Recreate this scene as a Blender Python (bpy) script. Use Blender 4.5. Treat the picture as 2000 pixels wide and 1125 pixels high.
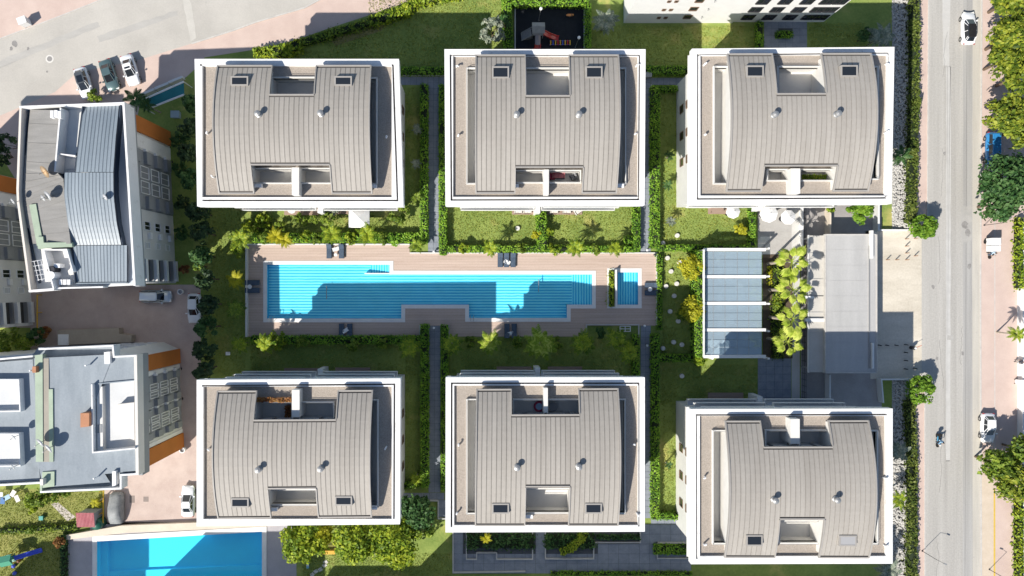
import bpy, bmesh, math, random
import numpy as np
from mathutils import Vector, Matrix, noise
random.seed(7); np.random.seed(7)
for o in list(bpy.data.objects): bpy.data.objects.remove(o)
SC = bpy.context.scene
COL = SC.collection
R = math.radians
# ------------------------------------------------------------------ camera, sky, sun, exposure
H, F, CX, CY = 93.3, 1334.0, 950.0, 562.5      # drone height (m), focal length (photo px), nadir point (photo px)
cam = bpy.data.cameras.new("drone_camera"); camo = bpy.data.objects.new("drone_camera", cam); COL.objects.link(camo)
camo.location = (0, 0, H); camo.rotation_euler = (0, 0, 0)
cam.sensor_width = 36.0; cam.lens = 36.0 * F / 2000.0; cam.shift_x = (1000 - CX) / 2000.0
cam.clip_start = 0.5; cam.clip_end = 3000
SC.camera = camo
SUN_EL, A_SH = R(41.3), 0.805                  # shadow runs +x,+y by 0.805 m per metre of height
world = bpy.data.worlds.new("World"); SC.world = world; world.use_nodes = True
wn = world.node_tree.nodes; wl = world.node_tree.links; wn.clear()
sky = wn.new("ShaderNodeTexSky"); sky.sky_type = 'NISHITA'; sky.sun_disc = False
sky.sun_elevation = SUN_EL; sky.sun_rotation = R(225); sky.air_density = 1.0; sky.dust_density = 0.6; sky.ozone_density = 1.5
bg = wn.new("ShaderNodeBackground"); bg.inputs[1].default_value = 0.095
wo = wn.new("ShaderNodeOutputWorld"); wl.new(sky.outputs[0], bg.inputs[0]); wl.new(bg.outputs[0], wo.inputs[0])
sl = bpy.data.lights.new("sun", 'SUN'); slo = bpy.data.objects.new("sun", sl); COL.objects.link(slo)
sl.energy = 5.0; sl.angle = R(0.5); sl.color = (1.0, 0.945, 0.86)
slo.rotation_euler = Vector((A_SH, A_SH, -1)).to_track_quat('-Z', 'Y').to_euler(); slo.location = (-60, -60, 90)
SC.view_settings.view_transform = 'Standard'; SC.view_settings.look = 'None'
SC.view_settings.gamma = 1; SC.view_settings.use_curve_mapping = False
SC.view_settings.exposure = 0.42
SC.render.engine = 'CYCLES'
# ------------------------------------------------------------------ helpers
G0 = H / F                                     # metres per photo pixel on the ground
def P(px, py, z=0.0):
    s = (H - z) / F
    return Vector(((px - CX) * s, (CY - py) * s, z))
def PX(px, z=0.0): return (px - CX) * (H - z) / F
def PY(py, z=0.0): return (CY - py) * (H - z) / F
ORG = {}
def org(o):
    while o is not None:
        if o.name in ORG: return ORG[o.name]
        o = o.parent
    return Vector((0, 0, 0))
def tag(o, label, cat=None, group=None, kind=None):
    if label: o['label'] = label
    if cat: o['category'] = cat
    if group: o['group'] = group
    if kind: o['kind'] = kind
    return o
def thing(name, label, cat, loc=(0, 0, 0), rz=0.0, group=None, local=False):
    o = bpy.data.objects.new(name, None); COL.objects.link(o)
    o.location = loc; o.rotation_euler = (0, 0, rz); o.empty_display_size = 0.3
    ORG[o.name] = Vector((0, 0, 0)) if local else Vector(loc)
    return tag(o, label, cat, group)
class MB:
    def __init__(s): s.v = []; s.f = []; s.m = []; s.cur = 0
    def add(s, vs, fs):
        o = len(s.v); s.v += [tuple(v) for v in vs]
        for f in fs: s.f.append(tuple(i + o for i in f)); s.m.append(s.cur)
        return s
    def box(s, x0, y0, z0, x1, y1, z1):
        if x0 > x1: x0, x1 = x1, x0
        if y0 > y1: y0, y1 = y1, y0
        return s.add([(x0,y0,z0),(x1,y0,z0),(x1,y1,z0),(x0,y1,z0),(x0,y0,z1),(x1,y0,z1),(x1,y1,z1),(x0,y1,z1)],
                     [(3,2,1,0),(4,5,6,7),(0,1,5,4),(1,2,6,5),(2,3,7,6),(3,0,4,7)])
    def pbox(s, a, b, c, d, z0, z1):           # box from photo pixels a,b (corner) c,d (corner), measured at its top
        return s.box(PX(a, z1), PY(b, z1), z0, PX(c, z1), PY(d, z1), z1)
    def obox(s, cx, cy, z0, z1, hx, hy, ang=0.0):
        c, n = math.cos(ang), math.sin(ang)
        q = [(cx + a*hx*c - b*hy*n, cy + a*hx*n + b*hy*c) for a, b in ((-1,-1),(1,-1),(1,1),(-1,1))]
        return s.prism(q, z0, z1)
    def prism(s, pts, z0, z1):
        pts = [(p[0], p[1]) for p in pts]
        ar = sum(pts[i-1][0]*pts[i][1] - pts[i][0]*pts[i-1][1] for i in range(len(pts)))
        if ar < 0: pts = pts[::-1]
        n = len(pts)
        z0s = z0 if hasattr(z0, '__len__') else [z0]*n
        z1s = z1 if hasattr(z1, '__len__') else [z1]*n
        vs = [(p[0], p[1], z0s[i]) for i, p in enumerate(pts)] + [(p[0], p[1], z1s[i]) for i, p in enumerate(pts)]
        return s.add(vs, [tuple(range(n-1, -1, -1)), tuple(range(n, 2*n))] + [(i, (i+1) % n, n+(i+1) % n, n+i) for i in range(n)])
    def sheet(s, pts, z):
        pts = [(p[0], p[1]) for p in pts]
        ar = sum(pts[i-1][0]*pts[i][1] - pts[i][0]*pts[i-1][1] for i in range(len(pts)))
        if ar < 0: pts = pts[::-1]
        return s.add([(p[0], p[1], z) for p in pts], [tuple(range(len(pts)))])
    def tube(s, p0, p1, r0, r1=None, n=8, cap=True):
        r1 = r0 if r1 is None else r1
        p0, p1 = Vector(p0), Vector(p1); d = (p1 - p0).normalized()
        a = d.orthogonal().normalized(); b = d.cross(a)
        vs = []
        for p, r in ((p0, r0), (p1, r1)):
            for i in range(n):
                t = 2*math.pi*i/n; vs.append(p + (a*math.cos(t) + b*math.sin(t))*r)
        fs = [(i, (i+1) % n, n+(i+1) % n, n+i) for i in range(n)]
        if cap: fs += [tuple(range(n-1, -1, -1)), tuple(range(n, 2*n))]
        return s.add(vs, fs)
    def path(s, pts, rs, n=7):
        for i in range(len(pts)-1): s.tube(pts[i], pts[i+1], rs[i], rs[i+1], n)
        return s
    def lathe(s, cx, cy, prof, n=16):
        vs = []; fs = []
        for r, z in prof:
            for i in range(n):
                t = 2*math.pi*i/n; vs.append((cx + r*math.cos(t), cy + r*math.sin(t), z))
        for k in range(len(prof)-1):
            for i in range(n):
                j = (i+1) % n; fs.append((k*n+i, k*n+j, (k+1)*n+j, (k+1)*n+i))
        fs += [tuple(range(n-1, -1, -1)), tuple(range((len(prof)-1)*n, len(prof)*n))]
        return s.add(vs, fs)
    def loft(s, rings):
        n = len(rings[0]); vs = [v for r in rings for v in r]; fs = []
        for k in range(len(rings)-1):
            for i in range(n):
                j = (i+1) % n; fs.append((k*n+i, k*n+j, (k+1)*n+j, (k+1)*n+i))
        fs += [tuple(range(n-1, -1, -1)), tuple(range((len(rings)-1)*n, len(rings)*n))]
        return s.add(vs, fs)
    def build(s, name, mat, parent=None, smooth=False, origin=None, normals=False, bevel=0.0):
        me = bpy.data.meshes.new(name)
        o0 = org(parent) if parent is not None else (Vector(origin) if origin is not None else Vector((0, 0, 0)))
        me.from_pydata([(v[0]-o0[0], v[1]-o0[1], v[2]-o0[2]) for v in s.v], [], s.f)
        mats = mat if isinstance(mat, (list, tuple)) else [mat]
        for m in mats: me.materials.append(m)
        if len(mats) > 1: me.polygons.foreach_set('material_index', s.m)
        if normals:
            bm = bmesh.new(); bm.from_mesh(me); bmesh.ops.recalc_face_normals(bm, faces=bm.faces); bm.to_mesh(me); bm.free()
        if smooth: me.polygons.foreach_set('use_smooth', [True]*len(me.polygons))
        me.update()
        ob = bpy.data.objects.new(name, me); COL.objects.link(ob)
        if parent is not None: ob.parent = parent
        else:
            ob.location = o0
            if origin is not None: ORG[ob.name] = o0
        if bevel:
            b = ob.modifiers.new("bevel", 'BEVEL'); b.width = bevel; b.segments = 2; b.limit_method = 'ANGLE'
        return ob
def dup(root, loc, rz=None, label=None):
    def cp(o, par):
        c = o.copy(); COL.objects.link(c); c.parent = par
        for ch in list(o.children): cp(ch, c)
        return c
    r = cp(root, None); r.location = loc
    if rz is not None: r.rotation_euler = (0, 0, rz)
    if label: r['label'] = label
    ORG[r.name] = Vector((0, 0, 0))
    return r
def structure(name, mb, mat, **k):
    o = mb.build(name, mat, **k); o['kind'] = 'structure'; return o
def cells(inc, exc):
    xs = sorted({v for r in inc+exc for v in (r[0], r[2])}); ys = sorted({v for r in inc+exc for v in (r[1], r[3])})
    out = []
    for i in range(len(xs)-1):
        for j in range(len(ys)-1):
            mx, my = (xs[i]+xs[i+1])/2, (ys[j]+ys[j+1])/2
            ins = lambda r: r[0] < mx < r[2] and r[1] < my < r[3]
            if any(map(ins, inc)) and not any(map(ins, exc)): out.append((xs[i], ys[j], xs[i+1], ys[j+1]))
    return out
# ------------------------------------------------------------------ materials
def srgb(r, g, b):
    f = lambda c: (c/255/12.92) if c/255 <= .04045 else ((c/255+.055)/1.055)**2.4
    return (f(r), f(g), f(b))
MATS = {}
def mat(name, col, col2=None, rough=.75, var=.14, scale=.6, fine=6.0, bump=.0, bscale=14.0, spec=.3, metal=0.0, stretch=None, coat=0.0, spots=None, objvar=0.0):
    if name in MATS: return MATS[name]
    m = bpy.data.materials.new(name); m.use_nodes = True; MATS[name] = m
    nt = m.node_tree; N = nt.nodes; L = nt.links; b = N['Principled BSDF']
    g = N.new('ShaderNodeNewGeometry'); vec = g.outputs['Position']
    if stretch:
        mp = N.new('ShaderNodeMapping'); mp.inputs['Scale'].default_value = stretch; L.new(vec, mp.inputs[0]); vec = mp.outputs[0]
    n1 = N.new('ShaderNodeTexNoise'); n1.inputs['Scale'].default_value = scale; n1.inputs['Detail'].default_value = 6; n1.inputs['Roughness'].default_value = .62
    n2 = N.new('ShaderNodeTexNoise'); n2.inputs['Scale'].default_value = fine; n2.inputs['Detail'].default_value = 3
    L.new(vec, n1.inputs[0]); L.new(g.outputs['Position'], n2.inputs[0])
    ad = N.new('ShaderNodeMath'); ad.operation = 'MULTIPLY_ADD'; ad.inputs[1].default_value = .4
    L.new(n2.outputs[0], ad.inputs[0]); L.new(n1.outputs[0], ad.inputs[2])
    rp = N.new('ShaderNodeValToRGB'); e = rp.color_ramp.elements
    c2 = col2 if col2 else tuple(min(1, c*(1+var)) for c in col)
    c1 = col if col2 else tuple(c*(1-var) for c in col)
    e[0].position = .50; e[1].position = .90; e[0].color = (*c1, 1); e[1].color = (*c2, 1)
    L.new(ad.outputs[0], rp.inputs[0]); out = rp.outputs[0]
    if spots:
        sc_, th, scol = spots
        n3 = N.new('ShaderNodeTexNoise'); n3.inputs['Scale'].default_value = sc_; n3.inputs['Detail'].default_value = 8; n3.inputs['Roughness'].default_value = .7
        L.new(g.outputs['Position'], n3.inputs[0])
        r3 = N.new('ShaderNodeValToRGB'); r3.color_ramp.elements[0].position = th; r3.color_ramp.elements[1].position = min(1, th+.12)
        L.new(n3.outputs[0], r3.inputs[0])
        mx = N.new('ShaderNodeMix'); mx.data_type = 'RGBA'; L.new(r3.outputs[0], mx.inputs[0]); L.new(out, mx.inputs[6]); mx.inputs[7].default_value = (*scol, 1); out = mx.outputs[2]
    if objvar:
        oi = N.new('ShaderNodeObjectInfo'); mr = N.new('ShaderNodeMapRange'); mr.inputs[3].default_value = 1-objvar; mr.inputs[4].default_value = 1+objvar; L.new(oi.outputs['Random'], mr.inputs[0])
        vm = N.new('ShaderNodeVectorMath'); vm.operation = 'SCALE'; L.new(out, vm.inputs[0]); L.new(mr.outputs[0], vm.inputs['Scale']); out = vm.outputs[0]
    L.new(out, b.inputs['Base Color'])
    b.inputs['Roughness'].default_value = rough; b.inputs['Metallic'].default_value = metal
    b.inputs['Specular IOR Level'].default_value = spec; b.inputs['Coat Weight'].default_value = coat
    if bump:
        n4 = N.new('ShaderNodeTexNoise'); n4.inputs['Scale'].default_value = bscale; n4.inputs['Detail'].default_value = 4; L.new(g.outputs['Position'], n4.inputs[0])
        bp = N.new('ShaderNodeBump'); bp.inputs['Strength'].default_value = bump; bp.inputs['Distance'].default_value = .05
        L.new(n4.outputs[0], bp.inputs['Height']); L.new(bp.outputs[0], b.inputs['Normal'])
    return m
def leafmat(name, c1, c2, c3, nscale=.9, trans=.28):
    if name in MATS: return MATS[name]
    m = bpy.data.materials.new(name); m.use_nodes = True; MATS[name] = m
    nt = m.node_tree; N = nt.nodes; L = nt.links; b = N['Principled BSDF']
    g = N.new('ShaderNodeNewGeometry')
    n1 = N.new('ShaderNodeTexNoise'); n1.inputs['Scale'].default_value = nscale; n1.inputs['Detail'].default_value = 3; L.new(g.outputs['Position'], n1.inputs[0])
    a = N.new('ShaderNodeMath'); a.operation = 'MULTIPLY_ADD'; a.inputs[1].default_value = .55
    L.new(g.outputs['Random Per Island'], a.inputs[0]); L.new(n1.outputs[0], a.inputs[2])
    rp = N.new('ShaderNodeValToRGB'); e = rp.color_ramp.elements; e[0].position = .45; e[1].position = 1.0
    e[0].color = (*c1, 1); e[1].color = (*c3, 1); k = e.new(.75); k.color = (*c2, 1)
    L.new(a.outputs[0], rp.inputs[0]); L.new(rp.outputs[0], b.inputs['Base Color'])
    b.inputs['Roughness'].default_value = .55; b.inputs['Specular IOR Level'].default_value = .25
    t = N.new('ShaderNodeBsdfTranslucent'); L.new(rp.outputs[0], t.inputs[0])
    mx = N.new('ShaderNodeMixShader'); mx.inputs[0].default_value = trans
    L.new(b.outputs[0], mx.inputs[1]); L.new(t.outputs[0], mx.inputs[2]); L.new(mx.outputs[0], N['Material Output'].inputs[0])
    return m
def plain(name, col, rough=.5, metal=0.0, spec=.5, coat=0.0, emit=None):
    if name in MATS: return MATS[name]
    m = bpy.data.materials.new(name); m.use_nodes = True; MATS[name] = m
    b = m.node_tree.nodes['Principled BSDF']; b.inputs['Base Color'].default_value = (*col, 1)
    b.inputs['Roughness'].default_value = rough; b.inputs['Metallic'].default_value = metal; b.inputs['Specular IOR Level'].default_value = spec
    b.inputs['Coat Weight'].default_value = coat
    return m
def striped(name, c1, c2, axis, period, duty, rough=.4, soft=.08, var=.08):
    m = bpy.data.materials.new(name); m.use_nodes = True; MATS[name] = m
    nt = m.node_tree; N = nt.nodes; L = nt.links; b = N['Principled BSDF']
    g = N.new('ShaderNodeNewGeometry'); sp = N.new('ShaderNodeSeparateXYZ'); L.new(g.outputs['Position'], sp.inputs[0])
    nz = N.new('ShaderNodeTexNoise'); nz.inputs['Scale'].default_value = 1.3; L.new(g.outputs['Position'], nz.inputs[0])
    w = N.new('ShaderNodeMath'); w.operation = 'MULTIPLY_ADD'; w.inputs[1].default_value = .07; L.new(nz.outputs[0], w.inputs[0]); L.new(sp.outputs[axis], w.inputs[2])
    d = N.new('ShaderNodeMath'); d.operation = 'DIVIDE'; d.inputs[1].default_value = period; L.new(w.outputs[0], d.inputs[0])
    fr = N.new('ShaderNodeMath'); fr.operation = 'FRACT'; L.new(d.outputs[0], fr.inputs[0])
    rp = N.new('ShaderNodeValToRGB'); e = rp.color_ramp.elements
    e[0].position = 0; e[0].color = (*c1, 1); e[1].position = 1; e[1].color = (*c1, 1)
    for p_, c_ in ((soft, c2), (duty, c2), (duty+soft, c1)):
        k = e.new(p_); k.color = (*c_, 1)
    L.new(fr.outputs[0], rp.inputs[0])
    n2 = N.new('ShaderNodeTexNoise'); n2.inputs['Scale'].default_value = .5; n2.inputs['Detail'].default_value = 5; L.new(g.outputs['Position'], n2.inputs[0])
    mu = N.new('ShaderNodeMapRange'); mu.inputs[3].default_value = 1-var*1.5; mu.inputs[4].default_value = 1+var*1.5; L.new(n2.outputs[0], mu.inputs[0])
    mx = N.new('ShaderNodeVectorMath'); mx.operation = 'SCALE'; L.new(rp.outputs[0], mx.inputs[0]); L.new(mu.outputs[0], mx.inputs['Scale'])
    L.new(mx.outputs[0], b.inputs['Base Color']); b.inputs['Roughness'].default_value = rough
    return m
def watermat(name, tint, fres=.5):
    m = bpy.data.materials.new(name); m.use_nodes = True; MATS[name] = m
    nt = m.node_tree; N = nt.nodes; L = nt.links; N.remove(N['Principled BSDF'])
    t = N.new('ShaderNodeBsdfTransparent'); t.inputs[0].default_value = (*tint, 1)
    gl = N.new('ShaderNodeBsdfGlossy'); gl.inputs['Roughness'].default_value = .04
    g = N.new('ShaderNodeNewGeometry'); nz = N.new('ShaderNodeTexNoise'); nz.inputs['Scale'].default_value = 2.2; nz.inputs['Detail'].default_value = 4
    L.new(g.outputs['Position'], nz.inputs[0])
    bp = N.new('ShaderNodeBump'); bp.inputs['Strength'].default_value = .04; bp.inputs['Distance'].default_value = .03
    L.new(nz.outputs[0], bp.inputs['Height']); L.new(bp.outputs[0], gl.inputs['Normal'])
    mx = N.new('ShaderNodeMixShader'); mx.inputs[0].default_value = .035; L.new(t.outputs[0], mx.inputs[1]); L.new(gl.outputs[0], mx.inputs[2])
    L.new(mx.outputs[0], N['Material Output'].inputs[0])
    return m
def glassmat(name, tint, refl=.25, rough=.02, haze=None):
    m = bpy.data.materials.new(name); m.use_nodes = True; MATS[name] = m
    nt = m.node_tree; N = nt.nodes; L = nt.links; N.remove(N['Principled BSDF'])
    t = N.new('ShaderNodeBsdfTransparent'); t.inputs[0].default_value = (*tint, 1)
    gl = N.new('ShaderNodeBsdfGlossy'); gl.inputs['Roughness'].default_value = rough
    mx = N.new('ShaderNodeMixShader'); mx.inputs[0].default_value = refl; L.new(t.outputs[0], mx.inputs[1]); L.new(gl.outputs[0], mx.inputs[2]); out = mx.outputs[0]
    if haze:
        df = N.new('ShaderNodeBsdfDiffuse'); df.inputs[0].default_value = (*haze[1], 1); m2 = N.new('ShaderNodeMixShader'); m2.inputs[0].default_value = haze[0]
        L.new(out, m2.inputs[1]); L.new(df.outputs[0], m2.inputs[2]); out = m2.outputs[0]
    L.new(out, N['Material Output'].inputs[0])
    return m
WHITE = mat('white_render', (.76, .755, .745), var=.04, scale=.5, rough=.85, bump=.05, spots=(1.1, .57, (.60, .585, .56)))
WHITE2 = mat('off_white_wall', (.66, .66, .64), var=.06, scale=.4, rough=.85)
GRAVEL = mat('roof_gravel', (.27, .235, .20), (.44, .385, .33), rough=.95, scale=9, fine=14, bump=.6, bscale=22)
ROOF = mat('standing_seam_roof', (.315, .290, .258), (.372, .346, .310), rough=.6, scale=.35, fine=3, spec=.25, stretch=(3, .25, 1), spots=(.45, .66, (.31, .29, .27)), objvar=.03)
TRIM = mat('roof_trim', (.33, .31, .285), var=.06, rough=.55, scale=.8)
UNDER = plain('seam_underlay', (.12, .11, .10), .8)
DARK = plain('bay_shade', (.035, .034, .034), .8)
GLASSD = plain('dark_glass', (.018, .022, .028), .08, spec=.6)
GLASSB = plain('blue_glass', (.05, .09, .13), .06, spec=.7)
METAL = plain('galvanised_metal', (.36, .36, .355), .45, .5)
DMETAL = plain('dark_metal', (.05, .05, .055), .45, .4)
BROWNF = plain('brown_window_frame', (.20, .13, .085), .6)
WFRAME = plain('white_window_frame', (.78, .78, .78), .5)
PLASTER = mat('terrace_plaster', (.66, .645, .61), var=.05, scale=.9)
ASPH = mat('old_asphalt', (.315, .302, .28), (.485, .468, .435), rough=.92, scale=.22, fine=5, stretch=(2.4, .06, 1), bump=.15, bscale=20, spots=(.7, .66, (.27, .26, .245)))
ASPH2 = mat('dusty_asphalt', (.40, .38, .345), (.50, .475, .43), rough=.92, scale=.16, fine=5, bump=.15, bscale=20, spots=(.35, .66, (.36, .345, .32)))
PINK = mat('pink_pavers', (.50, .385, .335), (.585, .465, .405), rough=.9, scale=.35, fine=7, bump=.2, bscale=12, spots=(.5, .68, (.43, .345, .305)))
BRICK = mat('brick_paving', (.43, .335, .295), (.53, .43, .38), rough=.9, scale=.5, fine=8, bump=.25, bscale=10, spots=(.6, .64, (.37, .29, .26)))
CONC = mat('concrete_forecourt', (.47, .425, .345), (.66, .605, .51), rough=.9, scale=.25, fine=4, stretch=(.5, 1.6, 1), spots=(.3, .64, (.40, .365, .31)))
KERB = mat('kerb_stone', (.50, .48, .45), var=.12, scale=1.2, rough=.85)
SLATE = mat('slate_paving', (.20, .225, .265), (.285, .31, .35), rough=.7, scale=.9, fine=6)
SLATEJ = plain('slate_joint', (.09, .095, .105), .9)
DECK = mat('pool_deck_timber', (.45, .345, .285), (.555, .44, .375), rough=.8, scale=.5, fine=6, stretch=(.2, 4, 1))
PATIO = mat('patio_timber', (.30, .21, .16), (.38, .28, .22), rough=.8, scale=.8, stretch=(.3, 4, 1))
COPING = mat('pool_coping', (.74, .73, .71), var=.06, scale=.8, rough=.7)
GRASS = mat('lawn_grass', (.155, .222, .05), (.285, .345, .09), rough=.95, scale=.22, fine=3.2, bump=.5, bscale=9, spots=(.16, .55, (.40, .37, .12)))
DIRT = mat('dry_soil', (.26, .21, .13), (.36, .30, .19), rough=.95, scale=.5)
RUBBER = mat('black_rubber', (.016, .019, .024), var=.2, rough=.85, scale=2)
STONE = mat('rubble_stone', (.33, .32, .30), (.52, .505, .475), rough=.9, scale=1.4, fine=5)
GREYR = mat('grey_roof_sheet', (.37, .367, .36), (.45, .445, .435), rough=.7, scale=.25, stretch=(2, .3, 1))
ORANGE = mat('orange_render', (.46, .155, .035), var=.06, scale=.6, rough=.8)
GWALL = mat('grey_render', (.27, .28, .29), var=.06, scale=.6, rough=.8)
SHINGLE = mat('grey_shingle', (.20, .195, .185), (.27, .262, .25), rough=.85, scale=.5, fine=9, stretch=(.4, 3, 1))
BLUEMET = mat('blue_grey_seam_metal', (.21, .25, .285), (.28, .325, .36), rough=.42, scale=.4, stretch=(3, .3, 1), spec=.4)
GREENM = mat('green_roof_strip', (.34, .41, .31), var=.1, rough=.7, scale=.6)
BGREY = mat('felt_roof', (.235, .268, .295), (.305, .34, .37), rough=.8, scale=.4, fine=5, stretch=(2.2, .5, 1), spots=(.3, .6, (.21, .235, .255)))
BARK = mat('bark', (.14, .10, .07), var=.25, scale=3, rough=.95)
PALMBARK = mat('palm_bark', (.36, .31, .25), var=.2, scale=4, rough=.95, stretch=(1, 1, 4))
LH = leafmat('hedge_leaf', (.06, .16, .016), (.17, .34, .03), (.32, .52, .05), .5)
LHD = leafmat('dark_conifer_leaf', (.014, .035, .014), (.03, .065, .022), (.06, .105, .035), .7, .1)
LG = leafmat('tree_leaf', (.06, .12, .015), (.15, .23, .025), (.28, .36, .045), .6)
LYG = leafmat('yellow_green_leaf', (.09, .16, .014), (.22, .32, .024), (.40, .46, .035), .5)
LGOLD = leafmat('golden_leaf', (.20, .22, .012), (.40, .40, .02), (.56, .53, .04), .7)
LST = leafmat('street_leaf', (.045, .085, .012), (.15, .215, .02), (.34, .37, .04), .6)
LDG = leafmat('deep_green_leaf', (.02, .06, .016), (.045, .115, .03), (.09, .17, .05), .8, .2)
LLIME = leafmat('lime_palm_leaf', (.17, .26, .02), (.34, .44, .04), (.55, .60, .12), .8, .3)
LYEL = leafmat('yellow_palm_leaf', (.24, .25, .012), (.42, .40, .02), (.55, .5, .03), .8, .35)
LSAGE = leafmat('silver_leaf', (.13, .17, .13), (.24, .28, .21), (.36, .38, .29), .8, .2)
LRED = leafmat('russet_leaf', (.16, .05, .02), (.28, .11, .035), (.36, .20, .06), .9, .2)
# ------------------------------------------------------------------ pools and the sheets around them
def pr(a, b, c, d): return (PX(a), PY(d), PX(c), PY(b))      # photo rect -> world rect (x0,y0,x1,y1)
POOL = [pr(522, 517, 761, 536), pr(522, 536, 1156, 595), pr(522, 595, 784, 622), pr(916, 595, 1107, 621)]
SPOOL = [pr(1206, 532, 1246, 595)]
LPOOL = [P(190, 1057), P(512, 1038), P(512, 1190), P(190, 1190)]
LPH = pr(176, 1022, 530, 1200)
def grow(r, d): return (r[0]-d, r[1]-d, r[2]+d, r[3]+d)
BIG = (-330, -330, 330, 330)
Z = .004
mb = MB()
for c in cells([BIG], POOL+SPOOL+[LPH]): mb.sheet([(c[0], c[1]), (c[2], c[1]), (c[2], c[3]), (c[0], c[3])], 0)
structure('ground', mb, GRASS)
def px_sheet(name, pts, z, m):
    return structure(name, MB().sheet([P(*p) for p in pts], z), m)
# left street (runs diagonally out of the top of the picture)
px_sheet('pink_pavement', [(-900, -900), (830, -900), (806, 0), (720, 30), (640, 56), (585, 76), (510, 95), (400, 112), (384, 132), (362, 152), (275, 192), (255, 300), (120, 420), (60, 400), (0, 300), (-900, 700)], Z, PINK)
road_pts = [(-900, 420), (0, 77), (107, 37), (175, 10), (300, -40), (900, -260), (1000, -140), (700, -22), (623, 0), (595, 15), (500, 43), (457, 59), (375, 85), (272, 117), (150, 142), (107, 180), (0, 226), (-900, 590)]
px_sheet('street', road_pts, 2*Z, ASPH2)
# kerb along the lower edge of that street
def kerb(name, pts, w=.18, h=.11, m=KERB):
    mb = MB(); L = [P(*p) for p in pts]
    for a, b in zip(L[:-1], L[1:]):
        d = (b-a); n = Vector((-d.y, d.x, 0)).normalized()*w/2
        mb.prism([a-n, b-n, b+n, a+n], 0, h)
    return structure(name, mb, m)
kerb('kerb', [(375, 85.5), (457, 59.5), (500, 43.5), (595, 15.5), (623, 0.5), (700, -21)])
kerb('kerb', [(-300, 190), (0, 76), (107, 36), (175, 9), (300, -41)], .15, .08)
# main road on the right
px_sheet('pavement', [(1790, -600), (1822, -600), (1818, 0), (1812, 430), (1800, 452), (1800, 738), (1810, 760), (1808, 1125), (1806, 1800), (1780, 1800), (1780, 760), (1760, 738), (1760, 452), (1785, 440)], Z, PINK)
px_sheet('forecourt', [(1690, 451), (1815, 451), (1815, 740), (1700, 740)], 2*Z, CONC)
px_sheet('road', [(1819, -900), (1814, 0), (1812, 430), (1800, 470), (1800, 735), (1806, 765), (1806, 1125), (1804, 2000), (1917, 2000), (1915, 1125), (1914, 560), (1917, 0), (1920, -900)], 3*Z, ASPH)
px_sheet('gutter_strip', [(1901, -900), (1900, 0), (1899, 560), (1900, 1125), (1900, 2000), (1916, 2000), (1914.5, 1125), (1913.5, 560), (1916.5, 0), (1919, -900)], 4*Z, mat('worn_gutter', (.42, .395, .35), (.52, .49, .43), scale=.5, stretch=(2, .2, 1), spots=(.8, .62, (.33, .31, .28))))
px_sheet('roadside_paving', [(1917, -900), (1916, 0), (1913.5, 560), (1915, 1125), (1917, 2000), (2300, 2000), (2300, -900)], 2*Z, PINK)
kerb('kerb', [(1917.5, -300), (1917, 0), (1914.5, 560), (1916, 1125), (1916, 1400)], .16, .09)
kerb('kerb', [(1814, -300), (1813, 0), (1811, 425)], .14, .09)
kerb('kerb', [(1806, 770), (1806, 1125), (1805, 1400)], .14, .09)
kerb('paving_joint', [(1943, 430), (1943, 900)], .10, .018)
px_sheet('yellow_line', [(1940.5, 955), (1943.8, 955), (1944, 1300), (1940.5, 1300)], 4*Z, mat('yellow_paint', (.55, .37, .06), (.62, .45, .10), scale=1.5, spots=(2, .62, (.5, .39, .33))))
px_sheet('lower_pavers', [(1917, 930), (1940, 930), (1940, 1500), (1917, 1500)], 3*Z, mat('cream_pavers', (.52, .43, .33), (.60, .51, .41), scale=.6))
# repairs, worn lanes and stains on the roads
PT1 = mat('worn_lane', (.30, .292, .28), (.40, .39, .37), scale=.5, stretch=(3, .08, 1), spots=(1.2, .6, (.34, .33, .31)))
PT2 = mat('repair_patch', (.34, .33, .31), (.42, .405, .38), scale=.8, spots=(1.5, .62, (.26, .25, .235)))
def ragged(pts, k=7, j=1.2):
    out = []
    for a, b in zip(pts, pts[1:]+pts[:1]):
        for i in range(k): out.append((a[0]+(b[0]-a[0])*i/k+random.uniform(-j, j), a[1]+(b[1]-a[1])*i/k+random.uniform(-j, j)))
    return out
px_sheet('worn_lane', ragged([(1881, -200), (1899, -200), (1898, 560), (1899, 1300), (1880, 1300), (1881, 560)], 24, .8), 3.5*Z, PT1)
px_sheet('repair_patch', ragged([(1876, 405), (1898, 400), (1897, 470), (1878, 475)], 8, 2), 4.5*Z, PT2)
px_sheet('repair_patch', ragged([(1815, 402), (1840, 402), (1840, 420), (1815, 421)], 6, .8), 4.5*Z, PT2)
px_sheet('repair_patch', ragged([(1850, 655), (1862, 655), (1862, 664), (1850, 664)], 5, .5), 4.5*Z, PT2)
px_sheet('repair_patch', ragged([(1840, -20), (1856, -20), (1854, 130), (1842, 128)], 8, 1), 4.5*Z, mat('pale_patch', (.44, .43, .41), (.52, .51, .485), scale=.6))
px_sheet('repair_patch', ragged([(1848, 130), (1857, 130), (1856, 900), (1847, 900)], 30, .8), 4.4*Z, MATS['pale_patch'])
px_sheet('repair_patch', ragged([(352, -30), (366, -34), (384, 74), (372, 82)], 9, 1.2), 3*Z, mat('pale_trench', (.45, .43, .39), (.53, .51, .465), scale=.7))
px_sheet('repair_patch', ragged([(0, 118), (190, 42), (195, 52), (0, 134)], 12, 1.5), 3*Z, mat('tyre_band', (.37, .355, .33), (.44, .425, .395), scale=.6, stretch=(.5, 1.5, 1)))
px_sheet('repair_patch', ragged([(190, 70), (345, 20), (348, 30), (195, 84)], 12, 1.5), 3*Z, MATS['tyre_band'])
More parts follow.
